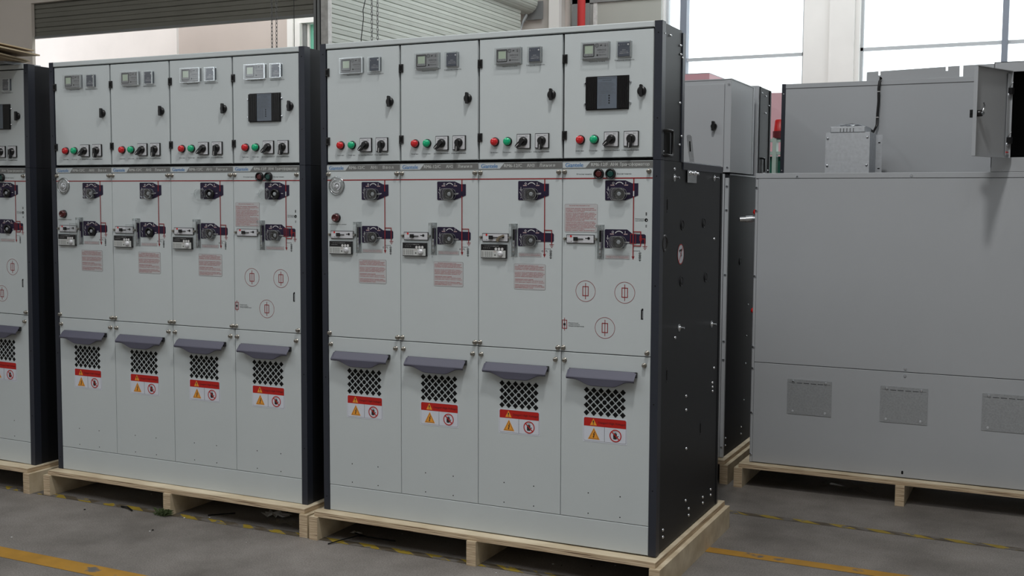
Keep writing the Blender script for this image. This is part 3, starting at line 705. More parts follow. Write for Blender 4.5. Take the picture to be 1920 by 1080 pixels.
part('low_voltage_box', None, clv, cc)
part('end_panel', None, lambda b: (b.box(-.006, .0155, .602, .90, 1.5435, 2.066, NAVY), b.lathe((.005, .602, 2.01), [(.003, 0), (.003, -.001)], WHITE, n=8), b.lathe((.004, .602, 1.575), [(.003, 0), (.003, -.001)], WHITE, n=8)), cc)
def blank(b):
    pts = [(.458, 2.0655), (1.14, 2.0655), (1.14, 2.130), (.955, 2.128), (.955, 2.070), (.938, 2.070), (.938, 2.127), (.879, 2.126), (.879, 2.103), (.868, 2.103), (.868, 2.125), (.530, 2.116), (.530, 2.094), (.520, 2.094), (.520, 2.116), (.458, 2.114)]
    b.prism(pts, .612, .615, GREYR)
part('lifting_flange', None, blank, cc)
# rear extension box with its door standing open
def cext(b):
    x0, x1 = 1.137, 1.56; y0, y1 = -.0005, .600; z0, z1 = 1.5645, 2.066
    b.box(x0, x0+.003, y0, y1, z0, z1, GREYR); b.box(x0, x1, y0, y1, z1-.003, z1, GREYR); b.box(x0, x1, y0, y1, z0-.020, z0, GREYR); b.box(x1-.003, x1, y0, y1, z0, z1, GREYR)
    b.box(x0, x0+.071, y0, y0+.003, z0, z1, GREYR); b.box(x0+.071, x1, y0, y0+.003, z0, 1.612, GREYR); b.box(x0+.071, x1, y0, y0+.003, 2.018, z1, GREYR)
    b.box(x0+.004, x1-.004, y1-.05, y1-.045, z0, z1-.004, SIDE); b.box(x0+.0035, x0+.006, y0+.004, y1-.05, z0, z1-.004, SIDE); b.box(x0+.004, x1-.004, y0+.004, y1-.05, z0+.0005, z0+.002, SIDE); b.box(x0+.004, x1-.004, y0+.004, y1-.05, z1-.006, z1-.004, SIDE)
part('extension_box', None, cext, cc)
part('pan_screw', 'panscr', pan_screw, cc, (1.345, 0, 2.04))
dr = part('extension_door', None, lambda b: (b.box(0, .330, -.0015, 0, 1.607, 2.018, GREYR), b.box(.328, .330, 0, .017, 1.607, 2.018, GREYR), b.box(0, .002, 0, .017, 1.607, 2.018, GREYR), b.box(0, .330, 0, .017, 2.016, 2.018, GREYR), b.box(0, .330, 0, .017, 1.607, 1.609, GREYR), b.box(.002, .030, .006, .008, 1.620, 2.005, GREYR)), cc, (1.2080, -.018, 0))
dr.rotation_euler = (0, 0, -math.radians(114.7))
part('door_knob', None, lambda b: (b.lathe((.298, -.0015, 1.803), [(.016, 0), (.014, -.010), (.009, -.012), (.009, -.026)], BLACK, n=14), b.box(.291, .305, -.030, -.014, 1.785, 1.821, BLACK), b.lathe((.298, 0, 1.803), [(.015, 0), (.015, .024), (.011, .026), (.007, .026), (.007, .034)], BLACK, n=12)), dr)
part('cam_latch', None, lambda b: (b.lathe((.298, .026, 1.803), [(.009, 0), (.009, .008)], ZINC, n=6), b.tube([(.298, .026, 1.805), (.286, .026, 1.822), (.280, .026, 1.840), (.286, .026, 1.852)], .0045, ZINC, 8)), dr)
for z in (1.923, 1.690): part('hinge', None, lambda b, z=z: (b.box(.002, .026, .008, .026, z-.015, z+.015, BLACK), b.tube([(.020, .012, z+.018), (.026, .020, z+.028), (.020, .026, z+.040)], .003, ZINC, 6), b.lathe((.018, .008, z-.018), [(.011, 0), (.010, .004)], GALV, n=14)), dr)
part('red_cable_end', None, lambda b: b.box(.012, .034, .010, .014, 1.632, 1.637, REDP), dr)
part('busbar_stub', None, lambda b: (b.tube([(0, 0, 0), (-.095, -.034, -.004)], .0135, ZINC, 14), b.tube([(-.03, -.011, -.0015), (-.066, -.024, -.003)], .018, ZINC, 14), b.tube([(-.0952, -.0341, -.004), (-.0962, -.0345, -.004)], .010, MATTE, 12)), cc, (0, .09, 1.303), 'chrome socket end')
for z in (1.338, .806): part('sealing_ball', 'ball', lambda b: b.lathe((0, 0, 0), [(.002, -.018), (.009, -.0155), (.0155, -.009), (.018, 0), (.0155, .009), (.009, .0155), (.002, .018)], REDP, 'x', n=20), cc, (-.020, .115, z), 'red plastic ball')

# cabinet between: only its back corner shows
bb = empty('switchgear_cabinet', (-.25, 1.818, HP)); tag(bb, 'back-turned grey cabinet squeezed behind the nearest line-up, black latch on its upper back door', 'switchgear')
def bbody(b):
    b.box(0, 1.553, .012, .885, 0, 1.541, DSIDE); b.bbox(1.538, 1.558, 0, .018, .003, 1.520, GREYR, .001); b.bbox(0, 1.536, -.004, .012, .003, 1.541, GREYR, .001)
    b.box(0, 1.558, .020, .600, 1.535, 1.5435, NAVY)
part('carcass', None, bbody, bb)
for z in (1.475, 1.348, 1.0, .64, .54, .06): part('pan_screw', 'panscr', pan_screw, bb, (1.549, 0, z))
def bext(b):
    b.box(.9, 1.563, .002, .505, 1.550, 2.043, GREYR); b.bbox(1.528, 1.5635, -.001, .002, 1.550, 2.043, GREYR, .0006); b.box(.9, 1.5655, -.001, .505, 2.040, 2.0455, GREYR)
    b.box(1.562, 1.565, .475, .505, 1.552, 2.042, GREYR)
part('extension_box', None, bext, bb)
bd = part('extension_door', None, lambda b: b.bbox(1.18, 1.527, -.006, .001, 1.565, 2.018, GREYR, .001), bb)
part('door_latch', None, lambda b: (b.lathe((1.474, -.006, 1.795), [(.017, 0), (.016, -.012)], BLACK, n=16), b.rbox(1.467, 1.481, -.034, -.012, 1.771, 1.821, .003, BLACK)), bd)
for z in (2.015, 1.575): part('pan_screw', 'panscr', pan_screw, bb, (1.549, 0, z))
def blv(b):
    b.box(0, 1.5635, .595, .63, 1.5435, 2.065, GREYR); b.box(0, 1.5635, .63, .90, 1.5435, 2.063, DSIDE); b.box(1.5635, 1.568, .63, .655, 1.5435, 2.063, DSIDE); b.box(1.5635, 1.570, .880, .905, 1.5435, 2.06, DSIDE)
part('low_voltage_box', None, blv, bb)
part('side_handle', None, lambda b: b.tube([(1.563, .665, 1.56), (1.575, .667, 1.562), (1.575, .735, 1.562), (1.575, .742, 1.575), (1.575, .742, 1.64), (1.575, .735, 1.65), (1.575, .667, 1.65), (1.563, .665, 1.65)], .006, BLACK, 8), bb)
for y, z in ((.68, 2.03), (.78, 2.02), (.86, 1.97), (.78, 1.92), (.78, 1.62), (.86, 1.585)): part('rivet', 'brivet', lambda b: b.lathe((0, 0, 0), [(.005, 0), (.003, .005)], ZINC, 'x', n=8), bb, (1.5645, y, z))
for y, z in ((.055, .10), (.055, .06), (.40, .10), (.40, .06), (.48, .62), (.47, .46), (.45, .25), (.5, .80)): part('rivet', 'brivet', CACHE and (lambda b: None), bb, (1.554, y, z))
part('hole_plug', 'plug0.022', lambda b: None, bb, (1.553, .30, 1.06))

# galvanised relay box and its cable on top of the right-hand cabinet
gb = empty('relay_box', (1.775, 2.0, HP+H)); tag(gb, 'small galvanised steel box with a slotted cap, standing on the right-hand cabinet', 'box')
def gbox(b):
    b.bbox(0, .228, 0, .215, .0005, .217, GALV, .0015)
    for x, z in ((.013, .186), (.214, .190), (.013, .043), (.214, .045)): b.lathe((x, 0, z), [(.0075, 0), (.006, -.004), (.003, -.005)], ZINC, n=10)
part('housing', None, gbox, gb)
part('slotted_cap', None, lambda b: (b.bbox(.024, .205, -.004, .19, .213, .248, GALV, .006), [b.box(.076+k*.0165, .079+k*.0165, -.0046, -.004, .219, .238, MATTE) for k in range(5)]), gb)
part('mounting_flange', None, lambda b: (b.box(.228, .262, .215, .219, .0005, .214, GALV), b.rbox(.240, .252, .2145, .215, .168, .174, .002, MATTE), b.rbox(.240, .252, .2145, .215, .030, .036, .002, MATTE)), gb)
cab = empty('control_cable', (1.99, 2.385, HP)); tag(cab, 'black cable hanging down the back of the right-hand low-voltage box to the small galvanised box', 'cable')
part('cable', None, lambda b: b.tube([(.006, .006, 2.070), (.004, .001, 2.078), (.001, -.004, 2.060), (-.003, -.008, 2.02), (-.001, -.008, 1.95), (-.005, -.008, 1.88), (-.006, -.010, 1.82), (-.020, -.03, 1.782), (-.050, -.10, 1.800), (-.11, -.19, 1.812), (-.16, -.24, 1.800)], .0075, BLACK, 8), cab)
part('cable_tie', None, lambda b: [b.lathe((-.001-.004*k, -.008, z), [(.0095, 0), (.0095, .004)], WHITE, 'z', n=10) for k, z in enumerate((2.00, 1.86))], cab)
pf = part('plastic_bag', None, lambda b: b.add([(1.81+.16*u+.01*math.sin(9*v), 2.02+.13*v, HP+H+.249+.018*abs(math.sin(5*u+3*v))*(1-abs(2*u-1)**3)) for u in [i/8 for i in range(9)] for v in [j/6 for j in range(7)]], [(i*7+j, (i+1)*7+j, (i+1)*7+j+1, i*7+j+1) for i in range(8) for j in range(6)], FILM, True), None)
tag(pf, 'crumpled clear plastic bag lying on the slotted cap of the galvanised box', 'plastic bag')

# ------------------------------------------------------------------ boards on the leftmost line-up
def sheet(tip, ang1, ang2, l1, l2, z, th, label):
    a = Vector((math.cos(ang1), math.sin(ang1), 0))*l1; c = Vector((math.cos(ang2), math.sin(ang2), 0))*l2; t = Vector((tip[0], tip[1], HP+z))
    def f(b):
        p = [t, t+a, t+a+c, t+c]; q = [v+Vector((0, 0, th)) for v in p]
        b.add(p+q, [(0, 1, 2, 3), (7, 6, 5, 4)], BOARD); b.add(p+q, [(i, (i+1) % 4, 4+(i+1) % 4, 4+i) for i in range(4)], BOARDE)
    o = part('hardboard_sheet', None, f, None); tag(o, label, 'board'); return o
R = math.radians
sheet((-1.921, .076), R(287), R(190), .50, 1.15, 2.0850, .006, 'bottom brown board of the stack on the leftmost switchgear')
sheet((-1.920, .099), R(292), R(195), .50, 1.2, 2.0925, .006, 'second lowest brown board of the stack on the leftmost switchgear')
sheet((-1.856, .104), R(285.5), R(192), .50, 1.3, 2.1185, .007, 'upper brown board reaching furthest right over the leftmost switchgear')
sheet((-1.877, .086), R(284.6), R(187), .50, 1.1, 2.1420, .006, 'topmost brown board of the stack on the leftmost switchgear')
o = part('spacer_batten', None, lambda b: b.box(-2.9, -2.02, -.04, .04, HP+2.0988, HP+2.1182, BOARDE), None); tag(o, 'wooden batten between the brown boards on the leftmost switchgear', 'batten')
o = part('spacer_block', None, lambda b: b.box(-2.3, -1.96, -.03, .20, HP+2.0715, HP+2.0848, GALVP), None); tag(o, 'grey flat box under the brown boards on the leftmost switchgear', 'box')

# ------------------------------------------------------------------ pink machines behind
o = part('pink_machine', None, lambda b: (b.box(-1.1, .684, 3.6, 4.7, 0, HP+2.287, PINK), b.box(-1.1, .684, 3.6, 4.7, HP+2.287, HP+2.292, GREYR)), None)
tag(o, 'pink metal machine enclosure just showing above the squeezed-in cabinet', 'machine')
pm = empty('pink_machine', (.6, 4.9, 0)); tag(pm, 'pink machine, lightened as if window-lit, seen in the narrow gap left of the right-hand cabinet', 'machine')
part('housing', None, lambda b: b.prism([(0, 0), (.72, 0), (.72, HP+2.13), (.66, HP+2.20), (.42, HP+2.26), (0, HP+2.27)], 0, .9, mat('window_lit_pink', (.88, .62, .67), .5)), pm)  # lighter copy of the pink, window light put into the colour
bc = empty('warning_beacon', (1.118, 3.9, 0)); tag(bc, 'red warning beacon glimpsed in the gap left of the right-hand cabinet', 'beacon')
part('beacon_lens', None, lambda b: b.lathe((0, 0, HP+1.875), [(.043, .02), (.036, .095), (.030, .102)], REDP, 'z', n=20), bc)
part('beacon_base', None, lambda b: b.lathe((0, 0, HP+1.845), [(.05, 0), (.05, .05)], mat('beacon_base_maroon', (.12, .01, .015), .4), 'z', n=20), bc)
def cage(b):
    G = mat('pale_green_frame', (.45, .58, .52), .5); DG = mat('dark_green_panel', (.01, .12, .08), .4)
    b.box(.98, 1.45, 3.93, 3.95, 0, HP+1.72, DG)
    for x in (.98, 1.075, 1.17, 1.265): b.box(x, x+.028, 3.86, 3.93, 0, HP+1.85, G)
    for z in (.5, .75, 1.0, 1.2, 1.38, 1.56, 1.73, 1.82): b.box(.98, 1.45, 3.87, 3.925, HP+z, HP+z+.022, G)
cg = part('guard_cage', None, cage, None); tag(cg, 'pale green mesh guard cage standing under the red warning beacon', 'cage')

# ------------------------------------------------------------------ the hall
WALL = mat('off_white_wall', (.60, .57, .53), .8, bump=.1, bscale=60, var=.04, vscale=1.5)
WALLW = mat('white_pier_paint', (.84, .83, .80), .8, var=.03, vscale=2)
WALLB = mat('beige_wall', (.76, .70, .64), .8, var=.05, vscale=1.2)
CREAM = mat('outer_cream_wall', (.68, .63, .605), .8, var=.06, vscale=1.5)
OUTB = mat('outer_beige_wall', (.57, .50, .455), .8, var=.04, vscale=1)
SHUT = mat('pale_green_grey_slat', (.44, .475, .43), .45, var=.05, vscale=2)
SHUTD = mat('dull_grey_slat', (.20, .198, .17), .5, var=.06, vscale=2)
STEEL = mat('dull_steel', (.25, .26, .26), .5, metal=.3)
PAINTW = mat('chipped_white_paint', (.55, .55, .53), .6, var=.15, vscale=25)
CEIL = mat('ceiling_grey', (.45, .45, .44), .9)
MULL = mat('grey_mullion', (.22, .25, .30), .5)
FRAME = mat('pale_window_frame', (.50, .53, .55), .5)
X0 = -2.976
def fl(b): b.add([(-14, -10, 0), (12, -10, 0), (12, 14, 0), (-14, 14, 0)], [(0, 1, 2, 3)], FLOOR)
struct('floor', fl)
HZ = 6.5
def backwall(b):
    y0, y1 = 9.2, 9.5
    for a, c in ((-3.2, -1.495), (.199, .826), (4.4, 5.0), (8.2, 9.0)): b.box(a, c, y0, y1, 0, HZ, WALLW)
    for a, c in ((-1.495, .199), (.826, 4.4), (5.0, 8.2)): b.box(a, c, y0, y1, 0, 1.1, WALLW); b.box(a, c, y0, y1, 5.6, HZ, WALLW)
struct('wall_back', backwall)
struct('trim_1', lambda b: (b.box(.50, .775, 9.14, 9.199, 0, HZ, WALLW), b.tube([(.545, 9.17, 0), (.545, 9.17, HZ)], .02, WALL, 8)))
def window(name, x0, x1, mulls, thick, trans):
    def f(b):
        y0, y1 = 9.30, 9.36
        for a in (x0, x1-.03): b.box(a, a+.03, y0, y1, 1.1, 5.6, FRAME)
        for a, w in mulls: b.box(a, a+w, y0-.04, y1+.02, 1.1, 5.6, MULL)
        for z in trans: b.box(x0, x1, y0, y1, z-.018, z+.018, FRAME)
        for z in (1.1, 5.57): b.box(x0, x1, y0, y1, z, z+.03, FRAME)
    o = struct(name, f)
    part('pane', None, lambda b: b.box(x0+.01, x1-.01, 9.33, 9.334, 1.12, 5.58, GLASS), o); return o
window('window_1', -1.495, .199, [(-1.306, .082)], .08, (3.262, 4.4, 2.1))
window('window_2', .826, 4.4, [(2.308, .062), (3.8, .06)], .06, (3.280, 4.4, 2.1))
window('window_3', 5.0, 8.2, [(6.5, .06)], .06, (3.28, 4.4, 2.1))
# left: corner of the building with two roller-shutter openings
struct('wall_left', lambda b: (b.box(X0-.45, -2.65, 8.70, 9.2, 0, HZ, WALL), b.box(X0-.45, X0-.25, 8.33, 8.70, 0, HZ, WALL), b.box(X0-.25, X0-.02, 4.5, 8.70, 4.25, HZ, WALL)))
struct('wall_front_left', lambda b: (b.box(-10, -6.757, 4.36, 4.40, 0, HZ, WALLB), b.box(-6.757, -3.16, 4.36, 4.40, 3.54, HZ, WALLB)))
struct('trim_2', lambda b: (b.box(-3.16, -3.052, 4.3, 4.50, 0, HZ, STEEL), b.box(-3.130, -3.122, 4.296, 4.3, 0, HZ, MATTE), b.box(-3.09, -3.084, 4.296, 4.3, 0, HZ, MATTE)))
struct('trim_3', lambda b: b.box(-3.051, X0, 4.26, 4.32, 0, HZ, PAINTW))
struct('trim_4', lambda b: (b.box(-2.798, -2.764, 8.72, 9.19, 0, HZ, WALLW), b.box(-2.772, -2.636, 8.62, 8.698, 0, HZ, WALLW), b.box(-2.764, -2.70, 8.95, 9.19, 0, HZ, WALL), b.tube([(-2.648, 8.9, 0), (-2.648, 8.9, HZ)], .050, WALLB, 14)))
struct('ceiling', lambda b: (b.box(-10, 9, -10, 4.4, HZ, HZ+.1, CEIL), b.box(X0-.2, 9, 4.4, 9.5, HZ, HZ+.1, CEIL)))
struct('wall_far_left', lambda b: b.box(-10.2, -10, -10.2, 4.55, 0, HZ, WALL))
struct('wall_right', lambda b: b.box(9, 9.2, -10, 9.5, 0, HZ, WALL))
struct('wall_front', lambda b: (b.box(-6.7, 9, -10.2, -10, 0, HZ, WALL), b.box(-10, -9.8, -10.2, -10, 0, HZ, WALL), b.box(-9.8, -6.7, -10.2, -10, 0, 2.5, WALL), b.box(-9.8, -6.7, -10.2, -10, 5.2, HZ, WALL)))
def slats(b, along, a0, a1, fix, z0, z1, m, groove, pitch=.085, sgn=1):
    """curtain of interlocked slats; sgn is the side of the room"""
    prof = []
    z = z0
    while z < z1-.01:
        prof += [(z, 0), (z+.004, .008), (z+pitch*.46, .012), (z+pitch*.50, .007), (z+pitch*.54, .012), (z+pitch*.93, .008), (z+pitch*.96, -.004)]; z += pitch
    n = len(prof); f = (lambda a, d, z: (fix+sgn*d, a, z)) if along == 'y' else (lambda a, d, z: (a, fix+sgn*d, z))
    vs = [f(a0, d, z) for z, d in prof]+[f(a1, d, z) for z, d in prof]
    b.add(vs, [(i, i+1, n+i+1, n+i) for i in range(n-1)], m)
    vb = [f(a0, -.012, z0), f(a1, -.012, z0), f(a1, -.012, z1), f(a0, -.012, z1)]; b.add(vb, [(0, 1, 2, 3)], m)
rs = empty('roller_shutter', (X0, 6.4, 0)); tag(rs, 'closed pale roller shutter behind the nearest line-up, roll and end bracket showing', 'roller shutter')
part('curtain', None, lambda b: slats(b, 'y', 4.34-6.4, 8.335-6.4, -.05, .05, 3.88, SHUT, None), rs)
def roll(b):
    prof = []; n = 16; vs = []; fs = []
    for i in range(n):
        t = 2*PI*i/n
        for q, rr in ((t-.16, .150), (t, .1455), (t+.02, .150)): prof.append((-.084+rr*math.cos(q), 3.97+rr*math.sin(q)))
    k = len(prof)
    vs = [(x, 4.52-6.4, z) for x, z in prof]+[(x, 8.60-6.4, z) for x, z in prof]
    b.add(vs, [(i, (i+1) % k, k+(i+1) % k, k+i) for i in range(k)]+[tuple(range(k)), tuple(range(2*k-1, k-1, -1))], SHUT)
part('roll', None, roll, rs)
part('end_bracket', None, lambda b: (b.box(-.125, .108, 8.655-6.4, 8.668-6.4, 3.765, 3.985, STEEL),), rs)
part('guide_rail', None, lambda b: b.tube([(-.045, 2.10, 3.80), (-.055, 2.05, 3.72), (-.07, 1.985, 3.62), (-.07, 1.975, 3.50), (-.07, 1.975, 0.03)], .022, STEEL, 8), rs)
ls = empty('roller_shutter', (-4.9, 4.42, 0)); tag(ls, 'half-raised dark grey roller shutter over the bright opening at upper left', 'roller shutter')
part('curtain', None, lambda b: slats(b, 'x', -6.90+4.9, -3.16+4.9, 0, 3.20, 3.60, SHUTD, None, .095, -1), ls)
part('bottom_bar', None, lambda b: (b.box(-6.90+4.9, -3.16+4.9, -.025, .015, 3.183, 3.205, STEEL)), ls)
# outside, seen through the half-open shutter
struct('wall_outer_left', lambda b: b.box(-14, -7.66, 7.5, 7.54, 0, 5.2, CREAM))
struct('wall_outer_back', lambda b: (b.box(-12, -6.957, 9.0, 9.3, 0, 5.2, OUTB), b.box(-6.957, -6.865, 8.95, 9.3, 0, 5.2, WALLW), b.box(-6.865, -5.0, 9.0, 9.3, 3.98+.03, 5.2, WALLW), b.box(-6.865, -6.755, 8.97, 9.3, 0, 3.98+.03, WALLW), b.box(-5.2, -3.2, 9.0, 9.3, 0, 5.2, WALLW)))
w4 = struct('window_4', lambda b: (b.box(-6.755, -6.70, 9.04, 9.12, 0, 4.0, STEEL), b.box(-6.70, -5.2, 9.10, 9.14, 0, 4.0, mat('mint_panel', (.16, .50, .36), .5)), [b.box(-6.70+k*.2, -6.66+k*.2, 9.07, 9.10, 0, 4.0, WALLW) for k in range(7)]))

# hanging chains and pull cords
def chain(x, y, z0, z1, label):
    def f(b):
        n = int((z1-z0)/.034)
        for i in range(n):
            z = z0+i*(z1-z0)/n+.017; pts = []
            for k in range(8):
                t = 2*PI*k/8; u, v = .0085*math.cos(t), .021*math.sin(t); pts.append((u, 0, z+v) if i % 2 else (0, u, z+v))
            b.tube(pts, .0032, STEEL, 4, True)
    o = part('hoist_chain', None, f, None, (x, y, 0)); tag(o, label, 'chain', None)
chain(-3.468, 4.1, .003, 3.5, 'left strand of the steel chain pair hanging before the half-raised shutter')
chain(-3.417, 4.1, .003, 3.5, 'right strand of the steel chain pair hanging before the half-raised shutter')
chain(-2.478, 4.2, .003, 4.2, 'left strand of the steel chain pair hanging before the closed pale shutter')
chain(-2.420, 4.2, .003, 4.2, 'right strand of the steel chain pair hanging before the closed pale shutter')
o = part('pull_cord', None, lambda b: b.tube([(-3.225, 4.1, 4.0), (-3.226, 4.1, 3.2), (-3.224, 4.1, 1.0)], .003, BLACK, 5), None); tag(o, 'thin straight cord hanging right of the left chain pair', 'cord')
o = part('pull_cord', None, lambda b: b.tube([(-2.51, 4.2, 4.1), (-2.539, 4.2, 3.266), (-2.568, 4.2, 3.16), (-2.563, 4.2, 3.092), (-2.588, 4.2, 2.92), (-2.592, 4.2, 2.37), (-2.592, 4.2, 1.0)], .004, BLACK, 5), None); tag(o, 'wavy black cord hanging left of the right chain pair', 'cord')

# right of the pier: fire pipe, grey partition
o = part('fire_pipe', None, lambda b: b.tube([(-2.293, 8.5, 0), (-2.293, 8.5, HZ)], .048, mat('fire_red_paint', (.45, .02, .02), .4), 16), None); tag(o, 'vertical red fire pipe beside the pale pier', 'pipe')
struct('trim_5', lambda b: (b.box(-2.53, -2.30, 8.78, 8.80, 0, HZ, STEEL), b.box(-2.30, -2.255, 9.0, 9.19, 0, HZ, STEEL)))
gp = empty('grey_partition', (-1.8, 8.8, 0)); tag(gp, 'tall greenish grey sheet-metal partition right of the red pipe', 'partition')
part('sheet', None, lambda b: b.box(-.405, .405, 0, .05, 0, 3.83+HP-.02, mat('greenish_grey_sheet', (.37, .38, .345), .5, var=.05, vscale=1.5)), gp)
part('post', None, lambda b: (b.box(-.455, -.405, -.01, .06, 0, 3.94, PAINTW)), gp)
part('top_beam', None, lambda b: b.box(-.75, .41, -.02, .07, 3.94, 4.10, STEEL), gp)

# ------------------------------------------------------------------ floor markings and litter
def strip(b, p0, p1, w, m, z=.0012):
    a = Vector((*p0, 0)); c = Vector((*p1, 0)); d = (c-a).normalized(); n = Vector((-d.y, d.x, 0))*w/2
    b.add([a-n+Vector((0, 0, z)), c-n+Vector((0, 0, z)), c+n+Vector((0, 0, z)), a+n+Vector((0, 0, z))], [(0, 1, 2, 3)], m)
o = part('floor_line', None, lambda b: strip(b, (-5, -.80), (1.2, -.815), .100, YLINE), None); tag(o, 'worn yellow painted line across the floor at the lower left', 'floor marking')
o = part('floor_line', None, lambda b: strip(b, (1.0, .597), (6, .600), .072, YLINE), None); tag(o, 'worn yellow painted line on the floor right of the nearest pallet', 'floor marking')
def hazard(x0, x1, y0, y1, w, seed):
    rnd = random.Random(seed)
    def f(b):
        L = math.hypot(x1-x0, y1-y0); n = int(L/.085); dx, dy = (x1-x0)/n, (y1-y0)/n
        for i in range(n):
            ax, ay = x0+dx*i, y0+dy*i; k = 1; s = w*1.5; w_ = w*rnd.uniform(.8, 1.05)
            b.add([(ax-s*.5, ay+w/2, .0012), (ax+s*.5, ay-w/2, .0012), (ax+dx*k+s*.5, ay+dy*k-w/2, .0012), (ax+dx*k-s*.5, ay+dy*k+w/2, .0012)], [(0, 1, 2, 3)], YTAPE if i % 2 else BTAPE)
    return f
o = part('hazard_tape', None, hazard(-5, 2.4, -.055, -.02, .046, 3), None); tag(o, 'torn yellow and black hazard tape running under the fronts of the three front pallets', 'floor tape')
o = part('hazard_tape', None, hazard(1.40, 6, 1.235, 1.19, .046, 5), None); tag(o, 'torn yellow and black hazard tape before the right-hand back-turned cabinet', 'floor tape')
def litter(name, pts, r, m, label, cat): o = part(name, None, lambda b: b.tube([(x, y, z+r+.0015) for x, y, z in pts], r, m, 5), None); tag(o, label, cat)
litter('cable_strap', [(.055, -.095, 0), (.09, -.04, .008), (.125, .03, .012), (.14, .07, .002)], .003, MATTE, 'black plastic strap sticking out from under the nearest pallet at its left end', 'strap')
litter('cable_strap', [(.06, .10, 0), (.16, .06, .004), (.30, .07, .002)], .003, MATTE, 'black plastic strap lying flat under the nearest pallet', 'strap')
litter('cable_strap', [(-1.20, -.055, 0), (-1.15, -.065, .006), (-1.10, -.085, 0)], .004, MATTE, 'short black strap piece on the hazard tape under the middle pallet', 'strap')
litter('cable_strap', [(-.72, .02, 0), (-.62, .10, .003)], .003, MATTE, 'black strap piece in the shade under the middle pallet', 'strap')
def scrap(x, y, s, m, name, label, cat, seed):
    rnd = random.Random(seed)
    def f(b):
        n = 5; g = [[(x+s*(i/n-.5)+rnd.uniform(-.1, .1)*s, y+s*.45*(j/n-.5)+rnd.uniform(-.05, .05)*s, .003+rnd.uniform(0, .14)*s) for j in range(n+1)] for i in range(n+1)]
        b.add([p for r in g for p in r], [(i*(n+1)+j, (i+1)*(n+1)+j, (i+1)*(n+1)+j+1, i*(n+1)+j+1) for i in range(n) for j in range(n)], m)
    o = part(name, None, f, None); tag(o, label, cat)
scrap(-.42, .165, .14, mat('white_plastic_scrap', (.55, .55, .55), .5), 'plastic_scrap', 'torn strip of whitish plastic under the right end of the middle pallet', 'litter', 1)
scrap(-.28, .06, .16, FILM, 'plastic_film', 'clear plastic film under the right runner of the middle pallet', 'litter', 2)
scrap(1.95, 1.95, .24, FILM, 'plastic_film', 'crumpled clear film on the floor under the right-hand cabinet', 'litter', 3)
scrap(.075, .10, .05, MATS['white_plastic_scrap'], 'plastic_scrap', 'small white scrap under the left end of the nearest pallet', 'litter', 4)
def weed(b):
    G = mat('dusty_green_leaf', (.07, .10, .035), .7); rnd = random.Random(4)
    for i in range(60):
        a = rnd.uniform(0, 2*PI); r = rnd.uniform(.01, .055); h = rnd.uniform(.006, .035); x, y = rnd.uniform(-.03, .03), rnd.uniform(-.012, .012)
        q = Vector((x, y, .001)); e = Vector((x+r*math.cos(a), y+r*.5*math.sin(a), h)); n = Vector((-math.sin(a), math.cos(a), 0))*.003; mid = (q+e)/2+Vector((0, 0, h*.5))
        b.add([q-n*.5, q+n*.5, mid+n, e, mid-n], [(0, 1, 2, 3, 4)], G)
o = part('weed_tuft', None, weed, None, (-.925, -.075, 0)); tag(o, 'small green weed tuft at the foot of the middle pallet centre runner', 'weed')
rnd = random.Random(11)
for k in range(26):
    x, y = rnd.uniform(-1.7, 2.6), rnd.uniform(-.75, 1.0)
    if k < 12: x, y = rnd.uniform(-1.5, 1.3), rnd.uniform(-.02, .25)
    s = rnd.uniform(.002, .0055)
    o = part('debris_crumb', None, lambda b: b.lathe((0, 0, 0), [(s, 0), (s*.8, s*.5)], MATS['white_plastic_scrap'] if k % 3 else MATTE, 'z', n=5, smooth=False), None, (x, y, .0013))
    tag(o, 'tiny loose crumb on the concrete floor around the pallets', 'debris', 'crumbs scattered on the floor')

for o in list(C.objects):     # repeats of one kind share a group phrase
    if o.parent or 'category' not in o.keys(): continue
    g = {'switchgear_lineup': 'front-facing switchgear line-ups', 'switchgear_cabinet': 'back-turned switchgear cabinets', 'pallet': 'plywood pallets under the switchgear', 'hardboard_sheet': 'brown boards stacked on the leftmost switchgear',
         'hoist_chain': 'hanging steel chains', 'pull_cord': 'hanging cords', 'roller_shutter': 'roller shutters', 'cable_strap': 'black straps under the pallets', 'floor_line': 'yellow floor lines', 'hazard_tape': 'hazard tape strips on the floor',
         'pink_machine': 'pink machines in the background', 'plastic_film': 'clear film scraps', 'plastic_scrap': 'white plastic scraps'}.get(o.name.split('.')[0])
    if g: o['group'] = g
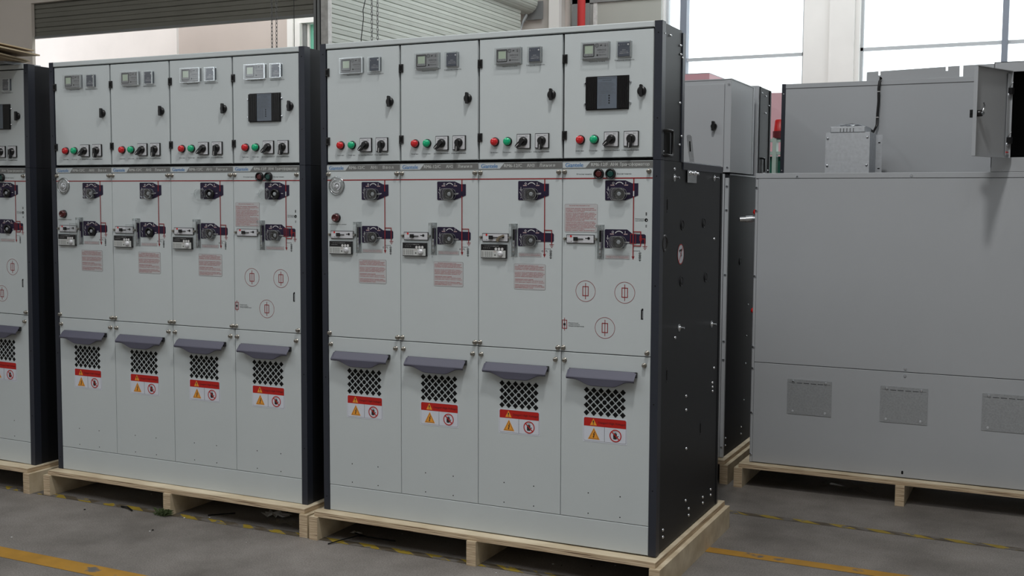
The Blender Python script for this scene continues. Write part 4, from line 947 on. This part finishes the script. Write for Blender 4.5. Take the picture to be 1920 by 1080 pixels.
# ------------------------------------------------------------------ light
wd = bpy.data.worlds.new('overcast'); bpy.context.scene.world = wd; wd.use_nodes = True
bg = wd.node_tree.nodes['Background']; bg.inputs['Color'].default_value = (.93, .97, 1, 1); bg.inputs['Strength'].default_value = 2.4
def area(name, loc, size, power, col=(1, 1, 1), rot=(0, 0, 0), sy=None):
    l = bpy.data.lights.new(name, 'AREA'); l.energy = power; l.color = col; l.size = size
    if sy: l.shape = 'RECTANGLE'; l.size_y = sy
    else: l.shape = 'DISK'
    o = bpy.data.objects.new(name, l); C.objects.link(o); o.location = loc; o.rotation_euler = rot; return o
area('high_bay_lamp', (2.0, -1.7, 5.9), .45, 100, (1, .98, .95), (R(12), 0, 0))
area('high_bay_lamp', (-3.4, -1.7, 5.9), .45, 38, (1, .98, .95), (R(12), 0, 0))
area('ceiling_fill', (0, -4.5, 6.45), 9, 225, (.95, .98, 1), (0, 0, 0), 3)  # unseen area light added under the ceiling as soft ambient fill
area('ceiling_fill', (1.5, 6.5, 6.45), 7, 270, (.95, .98, 1), (0, 0, 0), 3)  # second added fill, brightens the back of the hall

# ------------------------------------------------------------------ camera
f_, yaw, pitch, roll_ = 2097.56, .448602, .0761198, .00628733
fw = Vector((-math.sin(yaw)*math.cos(pitch), math.cos(yaw)*math.cos(pitch), -math.sin(pitch)))
r0 = Vector((math.cos(yaw), math.sin(yaw), 0)); u0 = r0.cross(fw)
r_ = r0*math.cos(roll_)+u0*math.sin(roll_); u_ = -r0*math.sin(roll_)+u0*math.cos(roll_)
cd = bpy.data.cameras.new('camera'); cd.sensor_width = 36; cd.lens = f_*36/1920; cd.clip_start = .05; cd.clip_end = 100
co = bpy.data.objects.new('camera', cd); C.objects.link(co)
M = Matrix((r_, u_, -fw)).transposed().to_4x4(); M.translation = Vector((2.8733, -4.09726, 1.380395+HP)); co.matrix_world = M
sc = bpy.context.scene; sc.camera = co
sc.view_settings.view_transform = 'Standard'; sc.view_settings.look = 'None'; sc.view_settings.gamma = 1; sc.view_settings.exposure = .18
sc.view_settings.use_curve_mapping = False
